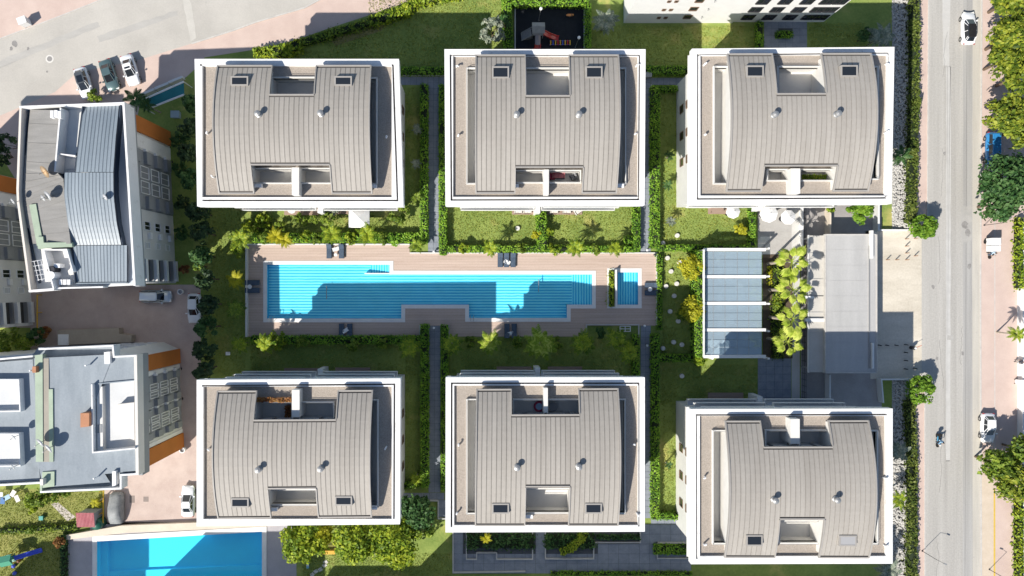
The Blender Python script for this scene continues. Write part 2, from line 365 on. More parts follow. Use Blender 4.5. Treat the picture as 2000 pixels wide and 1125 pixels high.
for a, b, r_ in ((29, 85, 5), (22, 95, 3), (1822, 560, 3), (1830, 700, 2.5), (1893, 520, 4), (1884, 440, 6), (1890, 455, 5), (1845, 300, 2.5), (55, 95, 2.4), (92, 140, 1.6), (1880, 690, 3)):
    px_sheet('road_stain', [(a+r_*(.7+.6*random.random())*math.cos(q), b+r_*1.4*(.7+.6*random.random())*math.sin(q)) for q in np.linspace(0, 5.9, 12)], 5*Z, mat('oil_stain', (.21, .20, .19), (.30, .29, .275), scale=2))
for k_ in range(7):
    x0, y0 = random.uniform(1825, 1895), random.uniform(0, 1100); pts = [(x0, y0)]
    for q in range(9): pts.append((pts[-1][0]+random.uniform(-3, 3), pts[-1][1]+random.uniform(5, 14)))
    px_sheet('road_crack', [(x, y) for x, y in pts]+[(x+.5, y) for x, y in pts[::-1]], 5.5*Z, mat('crack_tar', (.17, .165, .16)))
# car yard on the left
px_sheet('brick_yard', [(-60, 556), (392, 556), (392, 745), (388, 1024), (204, 1024), (204, 700), (60, 700), (60, 640), (-60, 640)], 2*Z, BRICK)
mb = MB()                                                    # manhole frames and drain gratings in the yard
for a, b, w, h in ((258, 975, 10, 14), (285, 975, 10, 10), (250, 890, 0, 0)):
    if w: mb.pbox(a-w/2, b-h/2, a+w/2, b+h/2, 0, .02)
structure('drain_cover', mb, mat('drain_iron', (.23, .19, .17), var=.1))
structure('manhole', MB().lathe(*P(97, 115)[:2], [(.55, .0), (.55, .018)], 24), plain('manhole_rim', (.62, .60, .56), .9))
structure('manhole_cover', MB().lathe(*P(97, 115)[:2], [(.36, .0), (.36, .024)], 24), plain('manhole_iron', (.26, .25, .24), .8))
structure('manhole', MB().lathe(*P(1979, 990)[:2], [(.3, .0), (.3, .02)], 20), plain('manhole_iron2', (.25, .23, .22), .8))
# pool deck
DK = [pr(482, 478, 800, 496), pr(482, 494, 1283, 636), pr(484, 636, 822, 657), pr(878, 636, 1145, 657)]
mb = MB()
for c in cells(DK, [grow(r, .50) for r in POOL] + [pr(1186, 524, 1253, 602)]):
    mb.box(c[0], c[1], -.05, c[2], c[3], .05)
structure('pool_deck', mb, DECK)
# deck boards close under the camera read as fine lines: joined thin joints
mb = MB()
for y in np.arange(480, 657, 5.2):
    for c in cells([pr(484, y, 1281, y+.55)], [grow(r, .55) for r in POOL] + [pr(1184, 522, 1255, 604), pr(800, 470, 1290, 495.5), pr(822, 635, 878, 660), pr(1145, 634, 1290, 660)]):
        mb.sheet([(c[0], c[1]), (c[2], c[1]), (c[2], c[3]), (c[0], c[3])], .054)
o = structure('deck_joint', mb, mat('deck_joint', (.40, .305, .25), var=.1))
# white kerb walls round the deck
wl_ = MB(); wl_.pbox(479, 476, 482.5, 658, 0, .62); wl_.pbox(482.6, 476, 800, 478.6, 0, .3); wl_.pbox(800.2, 493, 1284, 495.2, 0, .25); wl_.pbox(1282, 495.4, 1284.5, 634, 0, .3)
o = wl_.build('deck_wall', WHITE2, origin=P(480, 560)); tag(o, 'low white kerb wall edging the brown pool deck', 'wall')

STR_X = striped('pool_stripes_across', (.25, .83, .92), (.014, .47, .75), 1, .387, .42)
STR_Y = striped('pool_stripes_steps', (.25, .83, .92), (.014, .47, .75), 0, .36, .42)
PBLUE = mat('pool_wall_tile', (.03, .42, .66), var=.08, scale=1)
WATER = watermat('pool_water', (.90, .985, 1.0))
def rect_pool(root, rects, depth, floor_m, wall_m, wz=-.14):
    xs = cells(rects, [])
    fl = MB(); wa = MB(); wt = MB()
    def inside(x, y): return any(r[0] < x < r[2] and r[1] < y < r[3] for r in rects)
    e = .02
    for c in xs:
        fl.sheet([(c[0], c[1]), (c[2], c[1]), (c[2], c[3]), (c[0], c[3])], -depth)
        wt.sheet([(c[0], c[1]), (c[2], c[1]), (c[2], c[3]), (c[0], c[3])], wz)
        mx, my = (c[0]+c[2])/2, (c[1]+c[3])/2
        if not inside(c[0]-e, my): wa.box(c[0]-.2, c[1], -depth-.1, c[0], c[3], .04)
        if not inside(c[2]+e, my): wa.box(c[2], c[1], -depth-.1, c[2]+.2, c[3], .04)
        if not inside(mx, c[1]-e): wa.box(c[0], c[1]-.2, -depth-.1, c[2], c[1], .04)
        if not inside(mx, c[3]+e): wa.box(c[0], c[3], -depth-.1, c[2], c[3]+.2, .04)
    fl.build('pool_floor', floor_m, root); wa.build('pool_wall', wall_m, root); wt.build('water', WATER, root)
t = thing('swimming_pool', 'long turquoise swimming pool with striped floor in the brown deck', 'pool', P(840, 570))
rect_pool(t, POOL, .68, STR_X, PBLUE)
mb = MB()
for c in cells([grow(r, .52) for r in POOL], [grow(r, .0) for r in POOL]): mb.box(c[0], c[1], .045, c[2], c[3], .10)
mb.build('coping', COPING, t)
for i in range(5):
    MB().box(PX(1118+i*7.6), PY(595), -.68, PX(1125.6+i*7.6), PY(535), -.60+i*.10).build('step', STR_Y, t)
for i in range(4):
    MB().box(PX(723+i*9.5), PY(533), -.68, PX(732.5+i*9.5), PY(517), -.58+i*.11).build('step', STR_Y, t)
MB().box(PX(712), PY(535), -.68, PX(761), PY(533.2), .02).build('step_wall', COPING, t)
for a, b in ((532, 622), (922, 621)):                        # chrome pool ladders
    mb = MB()
    for dx in (-.22, .22):
        x, y = PX(a)+dx, PY(b)
        mb.path([(x, y+.35, -.55), (x, y+.33, .5), (x, y+.1, .75), (x, y-.35, .7), (x, y-.45, .1)], [.03]*5, 6)
    mb.build('ladder', METAL, t)
for a, b in ((1052, 566), (638, 580)):                       # slim hand rails standing in the water
    mb = MB()
    for k in (0, 1.1): mb.tube((PX(a), PY(b)+k, -.68), (PX(a), PY(b)+k, .1), .04, .04, 6)
    mb.tube((PX(a), PY(b)-.3, .08), (PX(a), PY(b)+1.5, .08), .05, .05, 6); mb.build('hand_rail', METAL, t)
t = thing('paddling_pool', 'small square striped pool with white edge right of the long pool', 'pool', P(1226, 563))
rect_pool(t, SPOOL, .6, STR_Y, PBLUE)
mb = MB()
for c in cells([pr(1186, 524, 1253, 602)], SPOOL + [pr(1189, 527, 1200, 599)]): mb.box(c[0], c[1], .0, c[2], c[3], .105)
mb.build('coping', COPING, t)
MB().box(PX(1200), PY(599), .105, PX(1202.5), PY(527), .9).build('planter_wall', WHITE, t)
# lower left pool
t = thing('neighbour_pool', 'bright blue rectangular pool at the bottom left beside lavender paving', 'pool', P(350, 1110))
LB = mat('bright_pool_tile', (.05, .70, .98), var=.04, scale=.4)
mb = MB().sheet(LPOOL, -1.5); mb.build('pool_floor', LB, t)
mb = MB()
for a, b in zip(LPOOL, LPOOL[1:]+LPOOL[:1]):
    d = b-a; n = Vector((-d.y, d.x, 0)).normalized()*.2
    mb.prism([a, b, b+n, a+n], -1.6, .04)
mb.build('pool_wall', LB, t)
MB().sheet(LPOOL, -.12).build('water', WATER, t)
mb = MB(); c0 = sum(LPOOL, Vector())/4
outs = [P(181, 1047), P(521, 1028), P(521, 1196), P(181, 1196)]
for i in range(4):
    j = (i+1) % 4; mb.prism([LPOOL[i], LPOOL[j], outs[j], outs[i]], .03, .10)
mb.build('coping', COPING, t)
mb = MB(); mb.prism([LPOOL[3]+Vector((0.0, 3.6, 0)), LPOOL[3]+Vector((.9, 3.6, 0)), LPOOL[0]+Vector((.9, -.1, 0)), LPOOL[0]+Vector((0, -.1, 0))], -1.5, -.9); mb.build('pool_bench', LB, t)
mb = MB(); mb.prism([P(190, 1124), P(512, 1110), P(512, 1190), P(190, 1190)], -1.5, -1.15); mb.build('pool_bench', LB, t)
LAV = mat('lavender_pavers', (.36, .345, .37), (.44, .425, .445), scale=.6, fine=6, rough=.85)
mb = MB()
hole = [P(176, 1020), P(530, 1020), P(530, 1200), P(176, 1200)]
for a, b, c, d in ((hole[0], hole[1], outs[1], outs[0]), (hole[1], hole[2], outs[2], outs[1]), (hole[2], hole[3], outs[3], outs[2]), (hole[3], hole[0], outs[0], outs[3])):
    mb.sheet([a, b, c, d], 2*Z)
mb.sheet([P(124, 1046), P(176, 1043), P(176, 1200), P(124, 1200)], 2*Z); mb.sheet([P(530, 1020), P(578, 1020), P(580, 1200), P(530, 1200)], 2*Z)
structure('pool_paving', mb, LAV)
o = MB().prism([P(126, 1044), P(240, 1024), P(390, 1018), P(548, 1012), P(548, 1024), P(390, 1032), P(250, 1038), P(130, 1052)], 0, .55).build('boundary_wall', mat('cream_wall', (.62, .54, .44), var=.07), origin=P(300, 1025)); tag(o, 'cream boundary wall above the bright blue lower left pool', 'wall')
# ------------------------------------------------------------------ slate paths made of slabs
def slab_area(name, rects, step=11.4, gap=.03, exc=()):
    base = MB(); 
    for r in rects:
        a, b, c, d = r; base.sheet([P(a, b), P(c, b), P(c, d), P(a, d)], Z)
    root = structure(name, base, SLATEJ)
    shared = {}
    for (a, b, c, d) in rects:
        nx = max(1, round((c-a)/step)); ny = max(1, round((d-b)/step))
        w, h = (c-a)/nx, (d-b)/ny
        for i in range(nx):
            for j in range(ny):
                x, y = a+(i+.5)*w, b+(j+.5)*h
                if any(e[0] < x < e[2] and e[1] < y < e[3] for e in exc): continue
                key = (round(w, 2), round(h, 2))
                if key not in shared:
                    hw, hh = w*G0/2-gap/2, h*G0/2-gap/2
                    m_ = MB().box(-hw, -hh, 0, hw, hh, .03); o = m_.build('slab', SLATE); shared[key] = o.data; o.parent = root
                else:
                    o = bpy.data.objects.new('slab', shared[key]); COL.objects.link(o); o.parent = root
                o.location = (PX(x), PY(y), .006 + random.random()*.006)
                o.rotation_euler = (random.gauss(0, .002), random.gauss(0, .002), 0)
    return root
slab_area('slate_path', [(836, 150, 857, 496)])
slab_area('slate_path', [(837, 636, 860, 962)])
slab_area('slate_path', [(1251, 150, 1271, 494)])
slab_area('slate_path', [(1251, 636, 1271, 1012)])
slab_area('slate_path', [(780, 150, 835.5, 166), (857.5, 150, 900, 166)])
slab_area('slate_path', [(1200, 152, 1250.5, 166), (1271.5, 152, 1345, 166)])
slab_area('slate_terrace', [(884, 1024, 1350, 1120)], 20, exc=[(910, 1024, 1040, 1090), (1066, 1024, 1160, 1090), (1160, 1024, 1250, 1058), (1283, 1060, 1350, 1090)])
slab_area('slate_terrace', [(1271.5, 1012, 1350, 1023.5), (1236, 1000, 1251, 1023)], 14)
slab_area('slate_terrace', [(780, 962.5, 868, 976), (856, 976.5, 884, 1010)], 14)
slab_area('slate_terrace', [(1480, 700, 1545, 792)], 16)
slab_area('slate_terrace', [(1492, 42, 1576, 96)], 14, exc=[(1519, 55, 1548, 75)])
GPAVE = mat('grey_pavers', (.36, .345, .325), (.45, .435, .41), scale=.5, fine=5)
px_sheet('yard_paving', [(1480, 404), (1546, 404), (1546, 498), (1480, 498)], 2*Z, GPAVE)
px_sheet('light_walkway', [(1546, 404), (1562, 404), (1562, 790), (1546, 790)], 3*Z, mat('light_concrete', (.50, .49, .46), (.58, .57, .54), scale=.6))
px_sheet('ramp_paving', [(1564, 400), (1722, 400), (1722, 451), (1700, 451), (1700, 740), (1722, 740), (1722, 800), (1564, 800)], 2*Z, mat('ramp_concrete', (.28, .265, .255), (.36, .34, .33), scale=.6))
px_sheet('rubble_bed', [(1742, -400), (1776, -400), (1776, 450), (1742, 450)], 2*Z, STONE)
px_sheet('rubble_bed', [(1742, 741), (1770, 741), (1772, 1500), (1742, 1500)], 2*Z, STONE)
# planter kerbs
def kerb_ring(pts, h=.35, w=2.0, m=KERB):
    mb = MB(); L = [P(*p) for p in pts]; ww = w*G0/2
    for a, b in zip(L[:-1], L[1:]):
        d = (b-a).normalized(); n = Vector((-d.y, d.x, 0))*ww
        mb.prism([a-n-d*ww, b-n+d*ww, b+n+d*ww, a+n-d*ww], 0, h + random.random()*.004)
    return structure('planter_kerb', mb, m)
PK = mat('pale_kerb', (.52, .51, .49), var=.08, scale=1)
kerb_ring([(911, 1024), (911, 1091), (931, 1091), (931, 1078), (970, 1078), (970, 1091), (1040, 1091), (1040, 1024)], m=PK)
kerb_ring([(1065, 1024), (1065, 1090), (1159, 1090), (1159, 1058), (1250, 1058), (1250, 1040)], m=PK)
kerb_ring([(1348, 1059), (1283, 1059), (1283, 1089), (1348, 1089)], m=PK)
kerb_ring([(885, 1030), (885, 1117), (1025, 1115)], .3, m=PK)
kerb_ring([(780, 977), (856, 977), (856, 1012), (885, 1012)], .3, m=PK)
kerb_ring([(1145, 658), (1145, 634), (1247, 634), (1247, 657)], .3, m=PK)
kerb_ring([(820, 660), (820, 636), (836, 636)], .3, m=PK)
kerb_ring([(860, 636), (877, 636), (877, 660)], .3, m=PK)
kerb_ring([(779, 148.5), (870, 148.5)], .25, 1.5, m=PK)
kerb_ring([(1272, 480), (1272, 166)], .22, 1.4, m=PK)
# wooden patios in front of the flats
for i, (a, b, c, d) in enumerate(((555, 405, 622, 420), (655, 405, 680, 418), (1000, 405, 1058, 419), (1069, 405, 1137, 419), (1383, 404, 1425, 418), (555, 719, 622, 733), (655, 718, 723, 732), (970, 716, 1038, 731), (1070, 716, 1137, 731), (1383, 767, 1452, 785))):
    structure('patio', MB().pbox(a, b, c, d, 0, .12), PATIO)
px_sheet('garden_path', [(100, 985), (112, 980), (148, 1010), (132, 1018)], 2*Z, mat('pale_path', (.5, .45, .41), var=.08))
px_sheet('bare_soil', [(640, 70), (760, 40), (745, 60), (655, 90)], Z, mat('thin_grass', (.19, .18, .07), (.30, .27, .12), scale=.4))
px_sheet('lower_garden', [(-200, 955), (120, 955), (200, 962), (200, 1024), (124, 1046), (124, 1300), (-200, 1300)], Z, mat('dry_lawn', (.15, .185, .035), (.29, .28, .075), scale=.25, fine=4, bump=.3, spots=(.2, .6, (.16, .19, .03))))
structure('flower_bed', MB().pbox(1490, 497, 1548, 700, 0, .06), mat('bed_soil', (.10, .075, .05), var=.2, scale=1.5))
# ------------------------------------------------------------------ the six blocks with vaulted roofs
ZP, ZD, ZF = 13.5, 13.15, 11.5                  # parapet top, gravel deck, sunken terrace floor
def win(parent, o, u, w, h, frame=WFRAME, glass=GLASSD, depth=.07, mull=1, fw=.09, name='window', shutter=None):
    # o: lower left corner on the wall, u: unit vector along the wall, outward = u rotated -90deg
    o = Vector(o); u = Vector(u).normalized(); n = Vector((u.y, -u.x, 0)); up = Vector((0, 0, 1))
    def bx(mb, a0, a1, b0, b1, d0, d1):
        vs = [o + u*a + up*b + n*d for d in (d0, d1) for a, b in ((a0, b0), (a1, b0), (a1, b1), (a0, b1))]
        mb.add(vs, [(3,2,1,0),(4,5,6,7),(0,1,5,4),(1,2,6,5),(2,3,7,6),(3,0,4,7)])
    f = MB()
    bx(f, 0, fw, 0, h, .003, depth); bx(f, w-fw, w, 0, h, .003, depth); bx(f, fw, w-fw, 0, fw, .003, depth+.04); bx(f, fw, w-fw, h-fw, h, .003, depth)
    for k in range(1, mull+1): bx(f, w*k/(mull+1)-fw*.35, w*k/(mull+1)+fw*.35, fw, h-fw, .003, depth-.015)
    fo = f.build(name, frame, parent)
    g = MB(); bx(g, fw, w-fw, fw, h-fw, .004, .018); g.build('pane', glass, fo)
    if shutter:
        s = MB(); bx(s, fw, w-fw, h*.45, h-fw, .02, .045); s.build('blind', shutter, fo)
    return fo
def main_block(label, d):
    fr = d['frame']; C = [P(x, y, ZP) for x, y in fr]              # TL TR BR BL at parapet height
    cen = sum(C, Vector())/4; cen.z = 0
    root = thing('apartment_block', label, 'apartment block', cen, group='six pale blocks with vaulted grey roofs')
    fx0, fy0, fx1, fy1 = d['foot']
    X0, X1, Y0, Y1 = PX(fx0), PX(fx1), PY(fy1), PY(fy0)            # foot: world x0..x1, y0(south)..y1(north)
    MB().box(X0, Y0, 0, X1, Y1, ZF-.1).build('wall', WHITE2, root)
    gx0, gy0, gx1, gy1 = d['gravel']
    rects_hole = []
    def wr(a, b, c, e, z): return (PX(a, z), PY(e, z), PX(c, z), PY(b, z))
    for h_ in d['holes']: rects_hole.append(wr(*h_, ZP))
    # gravel deck with holes, resting on a slab
    G = wr(gx0-3, gy0-3, gx1+3, gy1+3, ZD)
    mb = MB()
    for c in cells([G], rects_hole): mb.box(c[0], c[1], ZD-.4, c[2], c[3], ZD)
    mb.build('gravel_deck', GRAVEL, root)
    # eaves: outer frame, open slot, inner parapet
    def inset(pts, dx0, dy0, dx1, dy1):        # west,south,east,north inset in metres ; order TL TR BR BL
        tl, tr, br, bl = pts
        return [Vector((tl.x+dx0, tl.y-dy1, 0)), Vector((tr.x-dx1, tr.y-dy1, 0)), Vector((br.x-dx1, br.y+dy0, 0)), Vector((bl.x+dx0, bl.y+dy0, 0))]
    ow = .60
    outer = C; inn = inset(C, ow, ow, ow, ow)
    def ring(a, b, z0, z1, sides=(0, 1, 2, 3)):
        m_ = MB()
        for i in sides:
            j = (i+1) % 4; m_.prism([a[i], a[j], b[j], b[i]], z0, z1)
        return m_
    ring(outer, inn, ZP-1.0, ZP).build('eave', WHITE, root)
    sl_ = d.get('slot', 'NESW')
    sw = {k: (.20 if k in sl_ else .0) for k in 'NESW'}
    s0 = inset(C, ow+sw['W'], ow+sw['S'], ow+sw['E'], ow+sw['N'])
    gi = [Vector((PX(gx0, ZP), PY(gy0, ZP), 0)), Vector((PX(gx1, ZP), PY(gy0, ZP), 0)), Vector((PX(gx1, ZP), PY(gy1, ZP), 0)), Vector((PX(gx0, ZP), PY(gy1, ZP), 0))]
    ring(s0, gi, ZP-.8, ZP+.004).build('parapet', WHITE, root)
    ring(inn, s0, ZP-.8, ZP-.7).build('gutter', UNDER, root)
    soff = MB().prism(inset(C, .1, .1, .1, .1), ZF-.05, ZF-.02); soff.build('soffit', WHITE2, root)
    ring(inset(C, .3, .3, .3, .3), inset(C, .9, .9, .9, .9), ZF-.02, ZP-1.0).build('fascia', WHITE, root)
    # sunken terraces
    for i, r in enumerate(rects_hole):
        MB().box(r[0], r[1], ZF-.02, r[2], r[3], ZF+.03).build('terrace_floor', PLASTER, root)
        w = .16; m_ = MB()
        m_.box(r[0]-w, r[1]-w, ZF, r[0], r[3]+w, ZP-.02); m_.box(r[2], r[1]-w, ZF, r[2]+w, r[3]+w, ZP-.02)
        m_.box(r[0], r[1]-w, ZF, r[2], r[1], ZP-.02); m_.box(r[0], r[3], ZF, r[2], r[3]+w, ZP-.02)
        tw = m_.build('terrace_wall', PLASTER, root)
        m_ = MB()
        for yy in (r[1]-w/2, r[3]+w/2): m_.tube((r[0], yy, ZP+.25), (r[2], yy, ZP+.25), .03, .03, 5)
        for xx in (r[0]-w/2, r[2]+w/2): m_.tube((xx, r[1], ZP+.25), (xx, r[3], ZP+.25), .03, .03, 5)
        for xx in (r[0]-w/2, r[2]+w/2):
            for yy in (r[1]-w/2, r[3]+w/2): m_.tube((xx, yy, ZP-.05), (xx, yy, ZP+.27), .03, .03, 5)
        m_.build('rail', METAL, tw)
    # vault -----------------------------------------------------------------
    zb, rise = ZP+.92, 1.6
    vt = d['vault']; V = [P(x, y, zb) for x, y in vt]              # NL NR SR SL
    def zv(v): return zb + rise*(1-(2*v-1)**2)
    def pt(u, v, dz=0.0):
        a = V[0].lerp(V[3], v); b = V[1].lerp(V[2], v); p = a.lerp(b, u); return Vector((p.x, p.y, zv(v)+dz))
    def proj(p): s = F/(H-p.z); return CX + p.x*s, CY - p.y*s
    def v_at(py, u=.5):
        lo, hi = 0., 1.
        for _ in range(40):
            m = (lo+hi)/2
            if proj(pt(u, m))[1] < py: lo = m
            else: hi = m
        return (lo+hi)/2
    def u_at(px, v):
        lo, hi = 0., 1.
        for _ in range(40):
            m = (lo+hi)/2
            if proj(pt(m, v))[0] < px: lo = m
            else: hi = m
        return (lo+hi)/2
    (na, nb, ne), (sa, sb, se) = d['nn'], d['sn']
    vn, vs_ = v_at(ne), v_at(se)
    nu0, nu1 = u_at(na, vn), u_at(nb, vn); su0, su1 = u_at(sa, vs_), u_at(sb, vs_)
    Wm = (V[1]-V[0]).length; Lm = (V[0]-V[3]).length
    def vr(u):
        return (vn if nu0 < u < nu1 else 0.), (vs_ if su0 < u < su1 else 1.)
    n = round(Wm/.56)
    # snap the notch sides to seams
    sn = lambda u: round(u*n)/n
    nu0, nu1, su0, su1 = sn(nu0), sn(nu1), sn(su0), sn(su1)
    g_end = .34/Lm; gap = .036/Wm
    for i in range(n):
        u0, u1 = i/n, (i+1)/n; va, vb = vr((u0+u1)/2)
        va += g_end; vb -= g_end
        k = 14; m_ = MB(); prof = []
        for j in range(k+1):
            v = va+(vb-va)*j/k
            a, b = u0+gap/2, u1-gap/2
            prof.append([pt(a, v, -.06), pt(a, v, .02), pt(a+gap*.9, v, .02), pt(a+gap*.9, v, .0), pt(b, v, .0), pt(b, v, -.06)])
        m_.loft(prof); m_.build('roof_panel', ROOF, root)
    # dark underlay carrying the panels and the walls beneath, by stretches between the notches
    brk = sorted({0., nu0, nu1, su0, su1, 1.})
    und = MB(); wl2 = MB()
    iu = .30/Wm; iv = .35/Lm
    for a, b in zip(brk[:-1], brk[1:]):
        if b-a < 1e-4: continue
        va, vb = vr((a+b)/2); k = 12
        rr = []
        for j in range(k+1):
            v = va+(vb-va)*j/k; rr.append([pt(a, v, -.16), pt(a, v, -.065), pt(b, v, -.065), pt(b, v, -.16)])
        und.loft(rr)
        rr = []
        a2 = a+iu if (a == 0 or vr(a-.01) != (va, vb)) else a; b2 = b-iu if (b == 1 or vr(b+.01) != (va, vb)) else b
        for j in range(k+1):
            v = (va+iv)+(vb-va-2*iv)*j/k; q0, q1 = pt(a2, v), pt(b2, v)
            rr.append([Vector((q0.x, q0.y, ZF-.01)), pt(a2, v, -.165), pt(b2, v, -.165), Vector((q1.x, q1.y, ZF-.01))])
        wl2.loft(rr)
        for v0, v1 in ((va, va+.17/Lm), (vb-.17/Lm, vb)):
            p = [pt(a, v0), pt(b, v0), pt(b, v1), pt(a, v1)]
            zz = max(q.z for q in p); MB().prism(p, zz-.22, zz+.07).build('roof_edge_bar', TRIM, root)
    und.build('roof_underlay', UNDER, root); wl2.build('penthouse_wall', PLASTER, root)
    def verge(u0, u1, va, vb):
        k = 14; rr = []
        for j in range(k+1):
            v = va+(vb-va)*j/k; rr.append([pt(u0, v, -.2), pt(u0, v, .11), pt(u1, v, .11), pt(u1, v, -.2)])
        MB().loft(rr).build('roof_verge', TRIM, root)
    vw = .16/Wm
    verge(-vw, .0, 0, 1); verge(1., 1+vw, 0, 1)
    verge(nu0-vw*.5, nu0+vw*.3, 0, vn); verge(nu1-vw*.3, nu1+vw*.5, 0, vn)
    verge(su0-vw*.5, su0+vw*.3, vs_, 1); verge(su1-vw*.3, su1+vw*.5, vs_, 1)
    # skylights
    for q, (a, b, c, e) in enumerate(d['sky']):
        vm = v_at((b+e)/2); um = u_at((a+c)/2, vm); p = pt(um, vm)
        hw, hl = (c-a)/2*(H-p.z)/F, (e-b)/2*(H-p.z)/F
        zt = max(pt(um, vm-hl/Lm).z, pt(um, vm+hl/Lm).z)+.10; t_ = .16
        m_ = MB(); z0 = p.z-.35
        m_.box(p.x-hw, p.y-hl, z0, p.x-hw+t_, p.y+hl, zt); m_.box(p.x+hw-t_, p.y-hl, z0, p.x+hw, p.y+hl, zt)
        m_.box(p.x-hw+t_, p.y-hl, z0, p.x+hw-t_, p.y-hl+t_, zt); m_.box(p.x-hw+t_, p.y+hl-t_, z0, p.x+hw-t_, p.y+hl, zt)
        s_ = m_.build('skylight', TRIM, root)
        gm = plain('grey_blind', (.36, .355, .355), .5) if d.get('blind') == q else GLASSD
        MB().box(p.x-hw+t_, p.y-hl+t_, z0, p.x+hw-t_, p.y+hl-t_, zt-.02 if d.get('blind') == q else zt-.04).build('pane', gm, s_)
    # chimney vents
    for a, b in d['vents']:
        v = v_at(b); p = pt(u_at(a, v), v)
        m_ = MB(); m_.lathe(p.x, p.y, [(.38, p.z-.1), (.35, p.z+.1), (.24, p.z+.16), (.22, p.z+.55)], 16); vo = m_.build('vent', METAL, root, smooth=False)
        MB().lathe(p.x, p.y, [(.2, p.z+.55), (.2, p.z+.62), (.36, p.z+.62), (.34, p.z+.70), (.1, p.z+.8)], 16).build('vent_cap', METAL, vo)
    # party wall dividing the double terrace
    a, b, c, e = d['mid']; zt = ZP+1.0
    p0, p1 = P(a, b, zt), P(c, e, zt)
    MB().box(p0.x, p0.y, ZF, p1.x, p1.y, zt).build('divider_wall', PLASTER, root)
    for a, b in d.get('pipes', ()):            # small goose-neck pipes on the gravel
        p = P(a, b, ZD); an = random.uniform(0, 6.28); dx, dy = math.cos(an)*.28, math.sin(an)*.28
        MB().path([p, p+Vector((0, 0, .45)), p+Vector((dx*.5, dy*.5, .62)), p+Vector((dx, dy, .5))], [.1, .1, .1, .09], 8).build('vent_pipe', WFRAME, root)
    for a, b in d.get('ac', ()):
        p = P(a, b, ZD); m_ = MB().obox(p.x, p.y, ZD, ZD+.6, .42, .2, 0); u_ = m_.build('air_conditioner', WFRAME, root)
        MB().obox(p.x-.1, p.y-.204, ZD+.1, ZD+.5, .2, .01, 0).build('fan_grille', DMETAL, u_)
    # side windows and balconies on the garden side
    for side in d.get('side', ''):
        for fl in (1.9, 4.7, 7.5):
            for yy in d['wy']:
                y = PY(yy)
                if side == 'W': win(root, (X0, y+.55, fl), (0, -1, 0), 1.1, 1.5, BROWNF, mull=0)
                else: win(root, (X1, y-.55, fl), (0, 1, 0), 1.1, 1.5, BROWNF, mull=0)
    s = d['garden']                             # +1: garden to the south, -1: to the north
    yb = Y0 if s > 0 else Y1
    xm = (X0+X1)/2
    for fl in (2.9, 5.8, 8.7):
        for a, b in ((X0+.6, xm-.5), (xm+.5, X1-.6)):
            m_ = MB(); y2 = yb - s*d.get('balc', .8)
            m_.box(a, yb, fl, b, y2, fl+.18)
            bo = m_.build('balcony', WHITE, root)
            m_ = MB(); m_.box(a, y2+s*.08, fl+.18, b, y2, fl+.55); m_.box(a, yb, fl+.18, a+.08, y2+s*.08, fl+.55); m_.box(b-.08, yb, fl+.18, b, y2+s*.08, fl+.55); m_.build('balcony_parapet', WHITE, bo)
            m_ = MB(); m_.tube((a, y2+s*.04, fl+1.0), (b, y2+s*.04, fl+1.0), .03, .03, 5)
            for q in np.linspace(a, b, 6): m_.tube((q, y2+s*.04, fl+.5), (q, y2+s*.04, fl+1.0), .02, .02, 4)
            m_.build('balcony_rail', METAL, bo)
    for fl in (.15, 3.1, 6.0, 8.9):
        for a, b in ((X0+1.2, xm-1.1), (xm+1.1, X1-1.2)):
            m_ = b-a
            if s > 0: win(root, (a, Y0, fl), (1, 0, 0), m_, 2.2, mull=3, glass=GLASSB)
            else: win(root, (b, Y1, fl), (-1, 0, 0), m_, 2.2, mull=3, glass=GLASSB)
    m_ = MB(); m_.box(xm-.35, yb-s*.001, 0, xm+.35, yb-s*(d.get('balc', .8)+.3), 3.2); m_.build('pier', WHITE, root)
    return root
BL = {}
BL['b1'] = dict(frame=[(380, 115), (779, 115), (788, 403), (385, 403)], foot=(482, 182, 791, 405), gravel=(395, 125.5, 765, 385), slot='NES',
    vault=[(427, 127.5), (723, 127.5), (725, 379), (430, 379)], nn=(528, 616, 184), sn=(494, 649, 323), mid=(570, 327, 584, 381),
    holes=[(529, 152, 617, 186), (496, 330, 569, 356), (585, 330, 652, 356), (712, 153, 734, 357)],
    sky=[(452, 150, 486, 168.5), (654, 150, 688, 168.5)], vents=[(506, 224), (628, 223)], pipes=[(406, 262), (419, 347), (756, 267)], ac=[(507, 364), (730, 365)],
    side='E', wy=(225, 275, 325), garden=1)
BL['b2'] = dict(frame=[(868, 96), (1261, 96), (1259, 401), (870, 402)], foot=(893, 166, 1200, 405), gravel=(885, 109, 1246, 384.5),
    vault=[(931, 107), (1206, 107), (1202, 378), (931, 378.5)], nn=(1026, 1113, 186), sn=(1002, 1135, 328), mid=(1062, 331, 1072, 380),
    holes=[(1028, 134, 1113, 190), (1004, 334, 1061, 355), (1073, 334, 1133, 355), (913, 134, 935, 357), (1196, 134, 1221, 357)],
    sky=[(961, 131, 994, 154), (1143, 131, 1176, 154)], vents=[(1009, 225), (1130, 225)], pipes=[(892, 131), (896, 264), (1242, 130), (1241, 262)], ac=[(1006, 364), (1210, 364)],
    side='', wy=(), garden=1)
